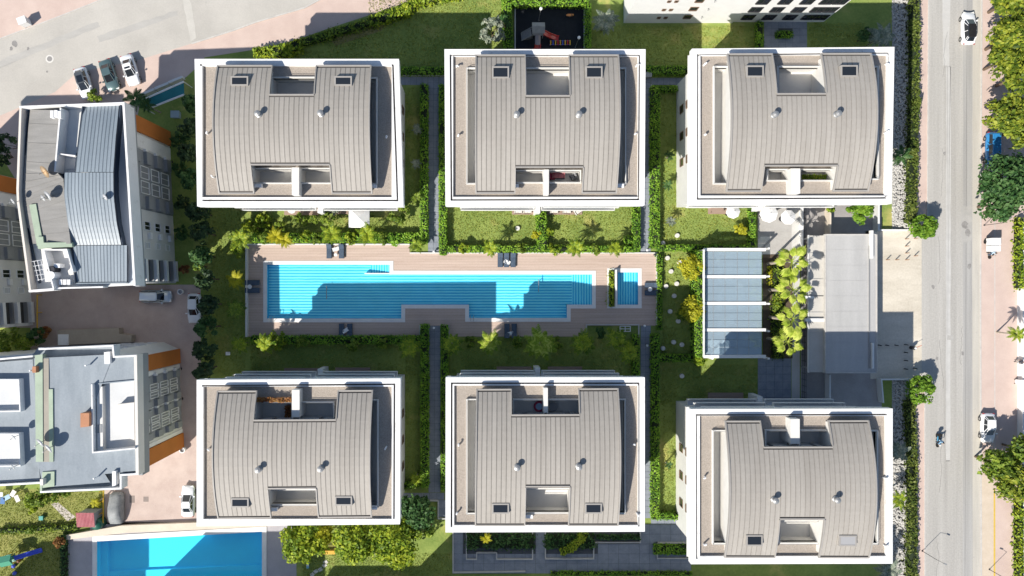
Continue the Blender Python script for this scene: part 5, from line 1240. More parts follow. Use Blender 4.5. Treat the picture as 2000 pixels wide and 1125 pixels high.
# ---- grass blades over the lawns (nobody could count them)
def grass(name, label, rects, n, m, size=.10):
    ar = np.array([(c-a)*(d-b) for a, b, c, d in rects], float); pick = rng.choice(len(rects), n, p=ar/ar.sum()); rr = np.array(rects, float)[pick]
    x = (rr[:, 0]+rng.random(n)*(rr[:, 2]-rr[:, 0])-CX)*G0; y = (CY-(rr[:, 1]+rng.random(n)*(rr[:, 3]-rr[:, 1])))*G0
    p = np.stack([x, y, np.full(n, .02)], 1); an = rng.random(n)*6.28; s = size*(.5+rng.random(n))
    d = np.stack([np.cos(an), np.sin(an), 0*an], 1)*s[:, None]*.55; tip = np.stack([rng.normal(0, .5, n)*s, rng.normal(0, .5, n)*s, s*.9], 1)
    v = np.stack([p-d, p+d, p+tip], 1).reshape(-1, 3); f = np.arange(3*n).reshape(n, 3)
    o = bpy.data.objects.new(name, mesh_np(name, v, f, [m])); COL.objects.link(o); return tag(o, label, 'grass', None, 'stuff')
LGR = leafmat('grass_blade', (.19, .23, .025), (.28, .32, .05), (.38, .39, .09), .35, .2)
grass('lawn_grass', 'short green grass covering the lawns', [(580, 100, 980, 130), (640, 50, 985, 100), (400, 405, 480, 735), (490, 420, 818, 455), (875, 405, 1236, 478), (1290, 405, 1465, 478), (1294, 495, 1362, 690), (1290, 712, 1478, 790), (490, 672, 815, 735), (878, 660, 1236, 735), (1292, 180, 1321, 480), (1292, 640, 1321, 1000), (791, 170, 820, 400), (791, 680, 820, 940), (1155, 50, 1480, 128), (1580, 45, 1690, 95), (590, 1080, 880, 1125), (0, 960, 200, 1024), (0, 1040, 122, 1125), (720, 0, 985, 50)], 95000, LGR)
# ---- rubble slope: loose stones, joined
def stones(name, label, rects, n):
    ico = bmesh.new(); bmesh.ops.create_icosphere(ico, subdivisions=1, radius=1); bv = np.array([v.co[:] for v in ico.verts]); bf = np.array([[v.index for v in f.verts] for f in ico.faces]); ico.free()
    V, Fa = [], []; k = 0
    for a, b, c, d in rects:
        for _ in range(int(n*(c-a)*(d-b))):
            x, y = rng.uniform(a, c), rng.uniform(b, d); s = rng.uniform(.10, .19); p = P(x, y, 0); z = (x-a)/(c-a)*.5+.02
            q = bv*np.array([s*rng.uniform(.8, 1.3), s*rng.uniform(.8, 1.3), s*.6])*(1+rng.normal(0, .14, (len(bv), 1)))
            an = rng.random()*6.28; rot = np.array([[math.cos(an), -math.sin(an), 0], [math.sin(an), math.cos(an), 0], [0, 0, 1]])
            V.append(q@rot.T+np.array([p.x, p.y, z])); Fa.append(bf+k); k += len(bv)
    o = bpy.data.objects.new(name, mesh_np(name, np.concatenate(V), np.concatenate(Fa), [STONE])); COL.objects.link(o); return tag(o, label, 'stones', None, 'stuff')
stones('rubble_stones', 'pale rubble stones covering the slope beside the right blocks', [(1743, -10, 1774, 446), (1743, 744, 1769, 1125)], .16)
# ------------------------------------------------------------------ vehicles
TYRE = plain('tyre_rubber', (.012, .012, .012), .85); RIM = plain('alloy_rim', (.5, .5, .5), .3, .8)
LAMPG = plain('lamp_glass', (.75, .75, .72), .1, spec=.8); TAILR = plain('tail_lamp', (.35, .01, .01), .2)
CARG = plain('car_glass', (.012, .016, .022), .05, spec=.8)
def paint(n, c, metal=.0): return plain('paint_'+n, c, .28, metal, .5, .8)
CARS = {}
def rect_ring(x, w, z): return [(x, -w, z), (x, w, z)]
def car(label, a, b, heading, pm, L=4.35, W=1.78, hh=1.46, roofm=None, kind='hatch', sunroof=False):
    p = P(a, b, .7); p.z = 0
    t = thing('parked_car', label, 'car', p, heading, 'cars in the streets and yards', local=True)
    hl = L/2; hw = W/2
    # body: rings along x, each ring a rounded section
    st = [(-hl, .74, .42, .78), (-hl+.10, .90, .28, .90), (-hl+.5, .985, .24, .96), (-.6, 1.0, .22, .93), (.5, 1.0, .22, .92), (hl-1.0, .985, .22, .90), (hl-.45, .95, .24, .80), (hl-.12, .86, .28, .68), (hl, .66, .40, .58)]
    rings = []
    for x, wf, zb, zt in st:
        w = hw*wf; zm = zb+(zt-zb)*.55
        sec = [(w*.86, zb), (w, zb+.14), (w*1.0, zm), (w*.93, zt-.06), (w*.80, zt)]
        rings.append([Vector((x, y, z)) for y, z in sec] + [Vector((x, -y, z)) for y, z in sec[::-1]])
    body = MB().loft(rings).build('body', pm, t, smooth=True, normals=True)
    # greenhouse (glass) and painted roof
    if kind == 'hatch': bx0, bx1, rx0, rx1 = -hl+.32, hl-1.02, -hl+.75, hl-1.85
    elif kind == 'sedan': bx0, bx1, rx0, rx1 = -hl+.62, hl-1.12, -hl+1.35, hl-1.95
    else: bx0, bx1, rx0, rx1 = -hl+.12, hl-.85, -hl+.28, hl-1.55
    zr = hh-.05
    def sec2(x, w, z): return (x, w, z)
    bot = [(bx0, hw*.60, .90), (bx0+.12, hw*.80, .90), (bx1-.45, hw*.86, .90), (bx1, hw*.62, .87)]
    top = [(rx0, hw*.50, zr-.03), (rx0+.12, hw*.64, zr), (rx1-.25, hw*.66, zr), (rx1, hw*.54, zr-.03)]
    bt = [Vector(v) for v in bot] + [Vector((x, -y, z)) for x, y, z in bot[::-1]]
    tp = [Vector(v) for v in top] + [Vector((x, -y, z)) for x, y, z in top[::-1]]
    MB().loft([bt, tp]).build('window_glass', CARG, t, normals=True)
    tp0 = [Vector((v.x*1.0, v.y*1.02, v.z+.002)) for v in tp]; tp1 = [Vector((v.x*.98+.0, v.y*.9, v.z+.05)) for v in tp]
    MB().loft([tp0, tp1]).build('roof', roofm or pm, t, normals=True)
    if sunroof: MB().box(rx0+.5, -hw*.42, zr+.045, rx1-.15, hw*.42, zr+.062).build('sunroof', CARG, t)
    for sg in (-1, 1):                                        # pillars
        m_ = MB()
        for q in (1, 2):
            m_.tube(bt[q] if sg > 0 else bt[7-q], tp[q] if sg > 0 else tp[7-q], .045, .04, 5)
        xm = (rx0+rx1)/2; m_.tube((xm, sg*hw*.845, .90), (xm, sg*hw*.655, zr), .04, .04, 5)
        m_.tube(bt[3] if sg > 0 else bt[4], tp[3] if sg > 0 else tp[4], .05, .045, 5); m_.tube(bt[0] if sg > 0 else bt[7], tp[0] if sg > 0 else tp[7], .05, .045, 5)
        m_.build('pillars', pm, t)
        MB().obox(bx1-.28, sg*(hw+.04), .88, 1.02, .08, .11).build('mirror', pm, t)
        for x in (-hl+.82, hl-.86):
            w_ = MB().tube((x, sg*(hw-.20), .31), (x, sg*(hw+.005), .31), .31, .31, 16).build('wheel', TYRE, t)
            MB().tube((x, sg*(hw+.006), .31), (x, sg*(hw+.018), .31), .19, .17, 12).build('rim', RIM, w_)
        MB().obox(hl-.16, sg*hw*.62, .58, .70, .14, .19, -sg*.35).build('headlight', LAMPG, t)
        MB().obox(-hl+.07, sg*hw*.68, .66, .84, .07, .17, sg*.2).build('tail_light', TAILR, t)
    MB().box(hl-.03, -.26, .38, hl+.015, .26, .49).build('number_plate', WFRAME, t); MB().box(-hl-.012, -.26, .5, -hl+.05, .26, .61).build('number_plate', WFRAME, t)
    return t
WH_ = paint('white', (.78, .79, .80)); GT = paint('green_grey', (.10, .16, .165), .3); BLK = paint('black', (.02, .02, .024)); BLU = paint('blue', (.03, .22, .50)); SIL = paint('silver', (.50, .56, .60), .5); GR = paint('dark_grey', (.10, .11, .12), .3)
dn = lambda dx, dy: math.atan2(-dy, dx)
car('white car with dark roof, leftmost of three parked at an angle', 163, 162, dn(15, 52), WH_, 4.2, roofm=GR, sunroof=True)
car('dark green grey car, middle of three parked at an angle', 213, 147, dn(18, 55), GT, 4.3, kind='sedan')
car('white sedan with sunroof, rightmost of three parked at an angle', 254, 137, dn(15, 52), WH_, 4.2, kind='sedan', sunroof=True)
car('white car with black roof driving up the right road', 1892, 55, R(90), WH_, 4.4, roofm=BLK)
car('blue car half under the street trees', 1940, 292, R(-90), BLU, 4.7, kind='van')
car('white car on the right pavement near the lower trees', 1930, 836, R(-90), WH_, 4.0)
car('silver estate car parked in front of the curved roof building', 304, 579, 0, SIL, 4.2, 1.75, 1.6, kind='van')
car('white car half under the dark conifers in the brick yard', 379, 602, R(-90), WH_, 4.0)
car('white sedan beside the lower left block in the brick yard', 367, 979, R(90), WH_, 4.2, kind='sedan')
t = thing('covered_car', 'car under a grey fitted cover beside the felt roof building', 'car', P(231, 990), R(90), local=True)
rings = []
for x, w, zt in ((-2.15, .55, .55), (-2.05, .82, .85), (-1.5, .92, 1.15), (-.7, .9, 1.5), (.3, .9, 1.5), (1.0, .93, 1.1), (1.8, .88, .92), (2.1, .6, .6)):
    sec = [(w*1.04, .08), (w*1.05, .4), (w, zt*.66), (w*.78, zt*.96), (w*.3, zt)]
    rings.append([Vector((x, y+.02*math.sin(x*7+y*5), z)) for y, z in sec] + [Vector((x, -y+.02*math.cos(x*6), z)) for y, z in sec[::-1]])
MB().loft(rings).build('cover', mat('grey_car_cover', (.20, .21, .215), (.30, .31, .315), scale=1.5, rough=.6, bump=.4, bscale=3), t, smooth=True, normals=True)
for sx in (-1.3, 1.3):
    for sg in (-1, 1): MB().tube((sx, sg*.65, .3), (sx, sg*.9, .3), .3, .3, 14).build('wheel', TYRE, t)
# ---- people (continuous skinned bodies), motorcycle and cargo tricycle
SKIN = plain('skin', (.42, .26, .18), .6)
def person(label, x, y, rz, pose, top, legs, hair=(.02, .015, .01), z=0.0):
    t = thing('person', label, 'person', (x, y, z), rz, local=True)
    J = dict(pose); names = list(J); me = bpy.data.meshes.new('body')
    E = [('pel', 'che'), ('che', 'nek'), ('nek', 'hed'), ('che', 'shl'), ('shl', 'ell'), ('ell', 'hal'), ('che', 'shr'), ('shr', 'elr'), ('elr', 'har'), ('pel', 'hil'), ('hil', 'knl'), ('knl', 'anl'), ('anl', 'tol'), ('pel', 'hir'), ('hir', 'knr'), ('knr', 'anr'), ('anr', 'tor')]
    me.from_pydata([J[n] for n in names], [(names.index(a), names.index(b)) for a, b in E], [])
    o = bpy.data.objects.new('body', me); COL.objects.link(o); o.parent = t
    sk = o.modifiers.new('skin', 'SKIN'); o.modifiers.new('sub', 'SUBSURF').levels = 1
    rad = dict(pel=.15, che=.17, nek=.06, hed=.085, shl=.075, ell=.05, hal=.04, shr=.075, elr=.05, har=.04, hil=.1, knl=.065, anl=.05, tol=.045, hir=.1, knr=.065, anr=.05, tor=.045)
    sv = me.skin_vertices[0].data if me.skin_vertices else None
    if sv is None:
        me.attributes  # layer is made by the modifier
        bm = bmesh.new(); bm.from_mesh(me); bm.verts.layers.skin.verify(); bm.to_mesh(me); bm.free(); sv = me.skin_vertices[0].data
    for i, n in enumerate(names): sv[i].radius = (rad[n], rad[n]); sv[i].use_root = n == 'pel'
    m = mat('cloth_%d' % (len(MATS)), top, var=.1, scale=3); me.materials.append(m)
    h = Vector(J['hed'])
    MB().lathe(h.x, h.y, [(.03, h.z-.11), (.085, h.z-.07), (.1, h.z+.02), (.085, h.z+.1), (.03, h.z+.14)], 12).build('head', SKIN, t, smooth=True)
    MB().lathe(h.x-.015, h.y, [(.108, h.z+.0), (.104, h.z+.08), (.07, h.z+.14), (.01, h.z+.165)], 12).build('hair', plain('hair_%d' % len(MATS), hair, .7), t, smooth=True)
    tr = MB()
    for s in 'lr': tr.path([Vector(J['hi'+s]), Vector(J['kn'+s]), Vector(J['an'+s])], [.115, .082, .066], 8); tr.tube(Vector(J['an'+s])+Vector((-.04, 0, -.04)), Vector(J['to'+s]), .058, .05, 7)
    tr.build('trousers', mat('cloth_%d' % (len(MATS)), legs, var=.1, scale=3), t, smooth=True)
    for s in 'lr': MB().tube(Vector(J['el'+s]).lerp(Vector(J['ha'+s]), .35), J['ha'+s], .05, .042, 7).build('forearm', SKIN, t)
    return t
RIDE = dict(pel=(-.15, 0, .85), che=(.0, 0, 1.2), nek=(.06, 0, 1.4), hed=(.1, 0, 1.53), shl=(.02, .2, 1.32), ell=(.22, .28, 1.08), hal=(.48, .28, 1.02), shr=(.02, -.2, 1.32), elr=(.22, -.28, 1.08), har=(.48, -.28, 1.02), hil=(-.1, .12, .82), knl=(.3, .22, .72), anl=(.15, .2, .36), tol=(.32, .2, .32), hir=(-.1, -.12, .82), knr=(.3, -.22, .72), anr=(.15, -.2, .36), tor=(.32, -.2, .32))
STAND = dict(pel=(0, 0, .92), che=(0, 0, 1.28), nek=(0, 0, 1.48), hed=(.02, 0, 1.62), shl=(0, .2, 1.4), ell=(.02, .25, 1.12), hal=(.1, .24, .9), shr=(0, -.2, 1.4), elr=(.02, -.25, 1.12), har=(.12, -.22, .92), hil=(0, .1, .88), knl=(.06, .11, .5), anl=(-.02, .11, .1), tol=(.14, .12, .05), hir=(0, -.1, .88), knr=(.02, -.11, .5), anr=(-.1, -.11, .1), tor=(.06, -.12, .05))
def motorcycle(label, a, b, rz):
    p = P(a, b); t = thing('motorcycle', label, 'motorcycle', p, rz, local=True)
    for x in (-.62, .66):
        w = MB(); w.lathe(0, 0, [(.2, -.05), (.3, -.05), (.3, .05), (.2, .05)], 16); w.v = [(v[0]+x, v[2], v[1]+.3) for v in w.v]; w.build('wheel', TYRE, t, normals=True)
    bl = plain('scooter_blue', (.05, .30, .52), .3, coat=.5)
    MB().loft([[Vector((x, y*w, z)) for y, z in ((.5, z0), (1, (z0+z1)/2), (.6, z1), (-.6, z1), (-1, (z0+z1)/2), (-.5, z0))] for x, w, z0, z1 in ((-.75, .08, .5, .66), (-.45, .17, .35, .74), (0, .17, .3, .7), (.25, .16, .42, .8), (.5, .12, .55, .9))]).build('frame', bl, t, normals=True)
    MB().loft([[Vector((x, -.15, z)), Vector((x, .15, z)), Vector((x, .13, z+.1)), Vector((x, -.13, z+.1))] for x, z in ((-.75, .7), (-.3, .72), (.1, .7))]).build('seat', TYRE, t)
    m_ = MB(); m_.tube((.52, 0, .9), (.66, 0, .3), .04, .04, 6); m_.tube((.46, -.34, 1.0), (.46, .34, 1.0), .025, .025, 6); m_.build('handlebar', METAL, t)
    MB().obox(.58, 0, .78, .95, .08, .1).build('headlight', LAMPG, t)
    MB().obox(-.82, 0, .72, 1.05, .18, .2).build('top_box', TYRE, t)
    return t
motorcycle('blue motorcycle riding down the right road', 1828, 859, R(-90))
q = P(1828, 859); person('motorcycle rider in light blue shirt on the right road', q.x, q.y, R(-90), RIDE, (.30, .50, .68), (.03, .03, .04), z=.0)
p = P(1930, 484); t = thing('cargo_tricycle', 'white box cargo tricycle parked on the right pavement', 'tricycle', p, R(-90), local=True)
MB().box(-1.25, -.62, .45, -.28, .62, 1.55).build('cargo_box', WHITE, t, bevel=.03); MB().box(-.22, -.62, .45, .55, .62, 1.5).build('cargo_box', WHITE, t, bevel=.03)
MB().box(-1.3, -.5, .35, .7, .5, .45).build('chassis', DMETAL, t)
for sg in (-1, 1): MB().tube((-.8, sg*.5, .28), (-.8, sg*.64, .28), .28, .28, 14).build('wheel', TYRE, t)
MB().tube((1.25, -.06, .28), (1.25, .06, .28), .28, .28, 14).build('wheel', TYRE, t)
m_ = MB(); m_.tube((.6, 0, .42), (1.1, 0, .45), .06, .06, 6); m_.tube((1.25, 0, .3), (1.05, 0, 1.0), .035, .035, 6); m_.tube((1.02, -.36, 1.02), (1.02, .36, 1.02), .025, .025, 6); m_.build('front_frame', DMETAL, t)
MB().box(.62, -.18, .6, 1.0, .18, .72).build('seat', TYRE, t)
person('driver in pale blue shirt sitting on the cargo tricycle', p.x+.0, p.y-.72, R(-90), RIDE, (.45, .58, .68), (.05, .06, .09), z=-.08)
q = P(1986, 705); person('pedestrian in dark top at the right street wall', q.x-.3, q.y, R(180), STAND, (.05, .05, .07), (.35, .34, .33))
# ------------------------------------------------------------------ pool furniture
NAVY = mat('navy_cushion', (.05, .075, .115), (.085, .115, .16), scale=2, rough=.85)
FR = plain('lounger_frame', (.04, .045, .055), .6)
def lounger(label, a, b, rz, z=.055):
    p = P(a, b); p.z = z; t = thing('sun_lounger', label, 'sun lounger', p, rz, 'sun loungers on the pool deck', local=True)
    m_ = MB()
    for sg in (-1, 1): m_.box(-.98, sg*.33-.03, .22, .98, sg*.33+.03, .28)
    m_.build('frame', FR, t)
    for x in (-.85, .8):
        for sg in (-1, 1): MB().box(x-.03, sg*.33-.03, 0, x+.03, sg*.33+.03, .22).build('leg', FR, t)
    MB().box(-.98, -.34, .28, .3, .34, .36).build('mattress', NAVY, t, bevel=.03)
    MB().loft([[Vector((.3, -.34, .28)), Vector((.3, .34, .28)), Vector((.3, .34, .36)), Vector((.3, -.34, .36))], [Vector((.96, -.34, .58)), Vector((.96, .34, .58)), Vector((.93, .34, .66)), Vector((.93, -.34, .66))]]).build('backrest', NAVY, t, normals=True)
for lab, a, b, rz in (('left lounger of the pair under the upper left hedge', 644, 491, R(90)), ('right lounger of the pair under the upper left hedge', 668, 491, R(90)),
    ('left lounger of the sunny trio above the long pool', 977, 508, R(90)), ('middle lounger of the sunny trio above the long pool', 989, 508, R(90)), ('right lounger of the sunny trio above the long pool', 1002, 508, R(90)),
    ('upper lounger of the pair at the left end of the deck', 495, 552, R(180)), ('lower lounger of the pair at the left end of the deck', 495, 567, R(180)),
    ('upper lounger of the pair right of the small pool', 1272, 557, 0), ('lower lounger of the pair right of the small pool', 1272, 572, 0),
    ('left lounger of the shaded pair below the long pool, left part', 668, 646, R(-90)), ('right lounger of the shaded pair below the long pool, left part', 684, 646, R(-90)),
    ('left lounger of the shaded pair below the long pool, middle', 990, 646, R(-90)), ('right lounger of the shaded pair below the long pool, middle', 1004, 646, R(-90))): lounger(lab, a, b, rz)
TOW = mat('white_towel', (.74, .74, .73), var=.05, scale=4, bump=.3)
for i, (a, b, an) in enumerate(((657, 487, .3), (990, 512, -.4), (676, 645, .6), (996, 651, .2))):
    p = P(a, b); p.z = .42; m_ = MB(); n_ = 6
    for q in range(n_):
        for w in range(n_): pass
    vs = [(math.cos(an)*(x-.5)*.9-math.sin(an)*(y-.5)*.5+p.x, math.sin(an)*(x-.5)*.9+math.cos(an)*(y-.5)*.5+p.y, p.z+.03*math.sin(x*9+y*5)+.02*math.cos(y*11)) for x in np.linspace(0, 1, 7) for y in np.linspace(0, 1, 5)]
    m_.add(vs+[(v[0], v[1], v[2]-.03) for v in vs], [(i_*5+j, (i_+1)*5+j, (i_+1)*5+j+1, i_*5+j+1) for i_ in range(6) for j in range(4)]+[(35+i_*5+j, 35+i_*5+j+1, 35+(i_+1)*5+j+1, 35+(i_+1)*5+j) for i_ in range(6) for j in range(4)])
    tag(m_.build('towel', TOW, origin=p, smooth=True), ['crumpled white towel at the upper left lounger pair', 'crumpled white towel on the sunny lounger trio', 'white towel on the shaded loungers, left', 'white towel on the shaded loungers, middle'][i], 'towel')
def sidetable(label, a, b, r=.26, name='side_table'):
    p = P(a, b); p.z = .055; t = thing(name, label, 'table', p, local=True)
    MB().lathe(0, 0, [(r, .42), (r, .46)], 16).build('table_top', WHITE, t); MB().lathe(0, 0, [(.18, 0), (.18, .03), (.03, .05), (.03, .42)], 10).build('leg', WHITE, t)
sidetable('white side table between the loungers at the left deck end', 490, 560, .3); sidetable('white side table between the upper left lounger pair', 657, 498, .22); sidetable('white side table right of the small pool', 1268, 565, .3)
def parasol(label, a, b, rpx, h=2.7, sides=8):
    p = P(a, b, h-.3); r = rpx*(H-h)/F; t = thing('parasol', label, 'parasol', (p.x, p.y, 0), random.random(), 'white garden parasols', local=True)
    MB().tube((0, 0, 0), (0, 0, h), .035, .03, 8).build('pole', METAL, t); MB().lathe(0, 0, [(.35, 0), (.33, .09), (.06, .12)], 16).build('base', DMETAL, t)
    vs = [(0, 0, h)] + [(r*math.cos(2*math.pi*i/sides), r*math.sin(2*math.pi*i/sides), h-.5) for i in range(sides)] + [(r*.97*math.cos(2*math.pi*i/sides), r*.97*math.sin(2*math.pi*i/sides), h-.68) for i in range(sides)]
    MB().add(vs, [(0, 1+i, 1+(i+1) % sides) for i in range(sides)] + [(1+i, 1+sides+i, 1+sides+(i+1) % sides, 1+(i+1) % sides) for i in range(sides)]).build('canopy', WHITE, t)
    for i in range(sides): an = 2*math.pi*i/sides; MB().tube((0, 0, h-.05), (r*.95*math.cos(an), r*.95*math.sin(an), h-.54), .012, .012, 4).build('rib', METAL, t)
    MB().lathe(0, 0, [(.08, h), (.05, h+.08), (.01, h+.12)], 8).build('finial', WHITE, t)
parasol('white parasol on the lawn in front of the upper right block', 1433, 413, 14); parasol('white parasol left of two on the paved yard', 1503, 417, 18, 2.9); parasol('white parasol right of two on the paved yard', 1541, 424, 15)
p = P(699, 424, 3.0); t = thing('garden_tent', 'white pyramid garden tent at the upper left block', 'tent', (p.x, p.y, 0), local=True)
r = 1.38
for z0, z1, k0, k1 in ((2.1, 2.75, 1.0, .0),):
    vs = [(-r, -r*.95, 2.15), (r, -r*.95, 2.15), (r, r*.95, 2.15), (-r, r*.95, 2.15), (0, 0, 2.95), (-r, -r*.95, 1.95), (r, -r*.95, 1.95), (r, r*.95, 1.95), (-r, r*.95, 1.95)]
    MB().add(vs, [(0, 1, 4), (1, 2, 4), (2, 3, 4), (3, 0, 4), (0, 5, 6, 1), (1, 6, 7, 2), (2, 7, 8, 3), (3, 8, 5, 0)]).build('canopy', WHITE, t)
for sx in (-1, 1):
    for sy in (-1, 1): MB().tube((sx*r*.96, sy*r*.91, 0), (sx*r*.96, sy*r*.91, 2.0), .04, .04, 6).build('post', METAL, t)
# terrace furniture
def sofa(label, a, b, z, w, d, m, rz=0, name='sofa'):
    p = P(a, b, z+.4); t = thing(name, label, 'sofa', (p.x, p.y, z), rz, local=True)
    MB().box(-w/2, -d/2, .1, w/2, d/2, .32).build('base', FR, t); 
    for i in range(2): MB().box(-w/2+.1+i*(w-.2)/2, -d/2+.05, .32, -w/2+.1+(i+1)*(w-.2)/2-.02, d/2-.25, .46).build('seat_cushion', m, t, bevel=.03)
    MB().box(-w/2, d/2-.22, .32, w/2, d/2, .8).build('backrest', m, t, bevel=.03)
    for sg in (-1, 1): MB().box(sg*w/2-(.1 if sg > 0 else 0), -d/2, .32, sg*w/2+(.1 if sg < 0 else 0), d/2-.23, .58).build('armrest', m, t, bevel=.02)
PKC = mat('pink_cushion', (.58, .22, .24), var=.1, scale=3); RDC = mat('dark_pink_cushion', (.36, .05, .09), var=.1, scale=3); CRE = mat('cream_cushion', (.68, .64, .58), var=.06, scale=3)
sofa('pink sofa on the roof terrace of the upper middle block', 1091, 342, ZF+.03, 1.5, .8, PKC); sofa('dark pink armchair beside the pink sofa on the roof terrace', 1078, 345, ZF+.03, .7, .7, RDC, R(90), 'armchair')
sofa('grey armchair on the right of the pink sofa terrace', 1120, 345, ZF+.03, .7, .7, mat('grey_cushion', (.3, .3, .31)), R(-60), 'armchair')
for lab, a, b, rz in (('cream sofa left on the left patio of the upper middle block', 1012, 411, 0), ('cream sofa right on the left patio of the upper middle block', 1030, 411, 0), ('cream sofa left on the right patio of the upper middle block', 1082, 411, 0), ('cream sofa in the middle of the right patio of the upper middle block', 1107, 411, 0), ('cream lounge chair at the right end of the right patio', 1129, 412, .6)):
    sofa(lab, a, b, .12, 1.1, .75, CRE, rz, 'garden_sofa')
p = P(573, 410); t = thing('patio_table', 'round white table on the patio of the upper left block', 'table', (p.x, p.y, .12), local=True); MB().lathe(0, 0, [(.6, .7), (.6, .75)], 20).build('table_top', WHITE, t); MB().lathe(0, 0, [(.3, 0), (.05, .06), (.05, .7)], 10).build('leg', METAL, t)
p = P(1398, 411); t = thing('patio_table', 'wooden table on the patio of the upper right block', 'table', (p.x, p.y, .12), local=True); MB().box(-.8, -.4, .68, .8, .4, .74).build('table_top', PATIO, t)
for sx in (-1, 1):
    for sy in (-1, 1): MB().box(sx*.72-.04, sy*.33-.04, 0, sx*.72+.04, sy*.33+.04, .68).build('leg', PATIO, t)
p = P(1053, 794, ZF+.3); t = thing('inflatable_tub', 'round inflatable tub with red rim on the lower middle roof terrace', 'tub', (p.x, p.y, ZF+.03), local=True)
MB().lathe(0, 0, [(.55, .0), (.66, .12), (.66, .3), (.55, .42), (.42, .36), (.42, .1)], 24).build('tub_ring', plain('tub_red', (.38, .03, .09), .4), t, smooth=True); MB().lathe(0, 0, [(.44, .12), (.44, .28)], 24).build('water', plain('tub_blue', (.35, .55, .75), .1), t)
p = P(1080, 794, ZF+.5); t = thing('terrace_table', 'round grey table beside the inflatable tub', 'table', (p.x, p.y, ZF+.03), local=True); MB().lathe(0, 0, [(.55, .6), (.55, .65)], 20).build('table_top', GWALL, t); MB().lathe(0, 0, [(.3, 0), (.05, .05), (.05, .6)], 10).build('leg', METAL, t)
def terr_hedge(label, a, b, c, d, z0, h, m):
    t = hedge(label, [(a, b), (c, d)], 1, 1, m) if False else None
    zt = z0+h; p0, p1 = P(a, b, zt), P(c, d, zt)
    n = int(abs(p1.x-p0.x)*abs(p1.y-p0.y)*130)+60
    pts = np.stack([rng.uniform(min(p0.x, p1.x), max(p0.x, p1.x), n), rng.uniform(min(p0.y, p1.y), max(p0.y, p1.y), n), z0+h*(.55+.5*rng.random(n))], 1)
    v, f = leaf_quads(pts, np.tile([0, 0, 1.], (n, 1)), .13); c_ = Vector(((p0.x+p1.x)/2, (p0.y+p1.y)/2, z0))
    t = thing('planter_box', label, 'planter', c_)
    MB().box(p0.x, p0.y, z0, p1.x, p1.y, z0+h*.5).build('box', PATIO, t); o = bpy.data.objects.new('foliage', mesh_np('foliage', v-np.array(c_), f, [m])); COL.objects.link(o); o.parent = t
terr_hedge('long planter of russet shrubs at the edge of the lower left roof terrace', 500, 777, 568, 786, ZD, .9, LRED); terr_hedge('short planter of russet shrubs beside the divider wall, lower left roof', 556, 793, 568, 815, ZF+.03, 1.0, LRED); terr_hedge('green planter hedge on the upper right roof terrace', 1566, 341, 1628, 350, ZF+.03, 1.0, LYG)
# ------------------------------------------------------------------ playground
structure('play_mat', MB().pbox(1007, 11, 1140, 130, 0, .03), RUBBER)
lowwall('play_kerb', 'white kerb along the top and sides of the black playground mat', [(1006, 130), (1006, 11), (1141, 11), (1141, 130)], 2.0, .25, WHITE2)
p = P(1052, 52, 2.6); t = thing('play_tower', 'grey play tower with two red slides on black rubber', 'playground tower', (p.x, p.y, 0), local=True)
GP = mat('grey_play_panel', (.26, .255, .25), (.33, .32, .31), scale=2); REDP = plain('red_slide_plastic', (.52, .03, .02), .3, coat=.4)
for sx in (-.7, .7):
    for sy in (-.6, .6): MB().tube((sx, sy, 0), (sx, sy, 2.2), .06, .06, 8).build('post', METAL, t)
MB().box(-.75, -.65, 1.1, .75, .65, 1.2).build('platform', GP, t)
MB().add([(-.85, -.72, 2.2), (.85, -.72, 2.2), (.85, .72, 2.2), (-.85, .72, 2.2), (-.85, 0, 2.75), (.85, 0, 2.75)], [(0, 1, 5, 4), (2, 3, 4, 5), (0, 4, 3), (1, 2, 5), (3, 2, 1, 0)]).build('roof', GP, t)
for i in range(7): MB().obox(-.95-i*.19, -.18-i*.04, .02, 1.05-i*.15, .085, .52, .12).build('stair_step', GP, t)
for sg in (-1, 1): MB().tube((-.8, -.1+sg*.55, 1.3), (-2.15, -.45+sg*.55, .25), .05, .05, 6).build('stair_rail', GP, t)
def slide(pts, w, name):
    rr = []
    for i, (x, y, z) in enumerate(pts):
        a = Vector(pts[max(0, i-1)]); b = Vector(pts[min(len(pts)-1, i+1)]); d = b-a; n = Vector((-d.y, d.x, 0)).normalized(); c = Vector((x, y, z)); up = Vector((0, 0, 1))
        rr.append([c-n*w-up*.05, c-n*w+up*.22, c-n*w*.82+up*.22, c-n*w*.7, c+n*w*.7, c+n*w*.82+up*.22, c+n*w+up*.22, c+n*w-up*.05])
    MB().loft(rr).build(name, REDP, t, normals=True)
slide([(.8, -.25, 1.15), (1.3, -.38, .85), (1.9, -.5, .45), (2.5, -.62, .22), (2.9, -.7, .2)], .34, 'slide')
m_ = MB()
for i in range(5): m_.tube((0, -.6-i*.24, 1.25-i*.08), (0, -.84-i*.24, 1.17-i*.08), .38, .38, 12, False)
m_.build('tunnel', mat('clear_grey_tunnel', (.30, .26, .27), var=.1), t)
slide([(0, -1.75, .9), (.02, -2.1, .75), (-.1, -2.4, .6), (-.4, -2.6, .45), (-.75, -2.55, .32), (-.9, -2.25, .22)], .42, 'curved_slide')
p = P(1095, 83, .4); t = thing('balance_bridge', 'row of yellow and blue rungs on the playground mat', 'play bridge', (p.x, p.y, 0), local=True)
YE = plain('play_yellow', (.7, .4, .03), .4); BLp = plain('play_blue', (.08, .1, .45), .4)
for sg in (-1, 1): MB().tube((-1.5, sg*.27, .32), (1.4, sg*.27, .32), .035, .035, 6).build('side_bar', BLp, t)
for i in range(9): MB().obox(-1.35+i*.33, 0, .32, .40, .075, .33).build('rung', (YE, BLp, YE, REDP)[i % 4], t)
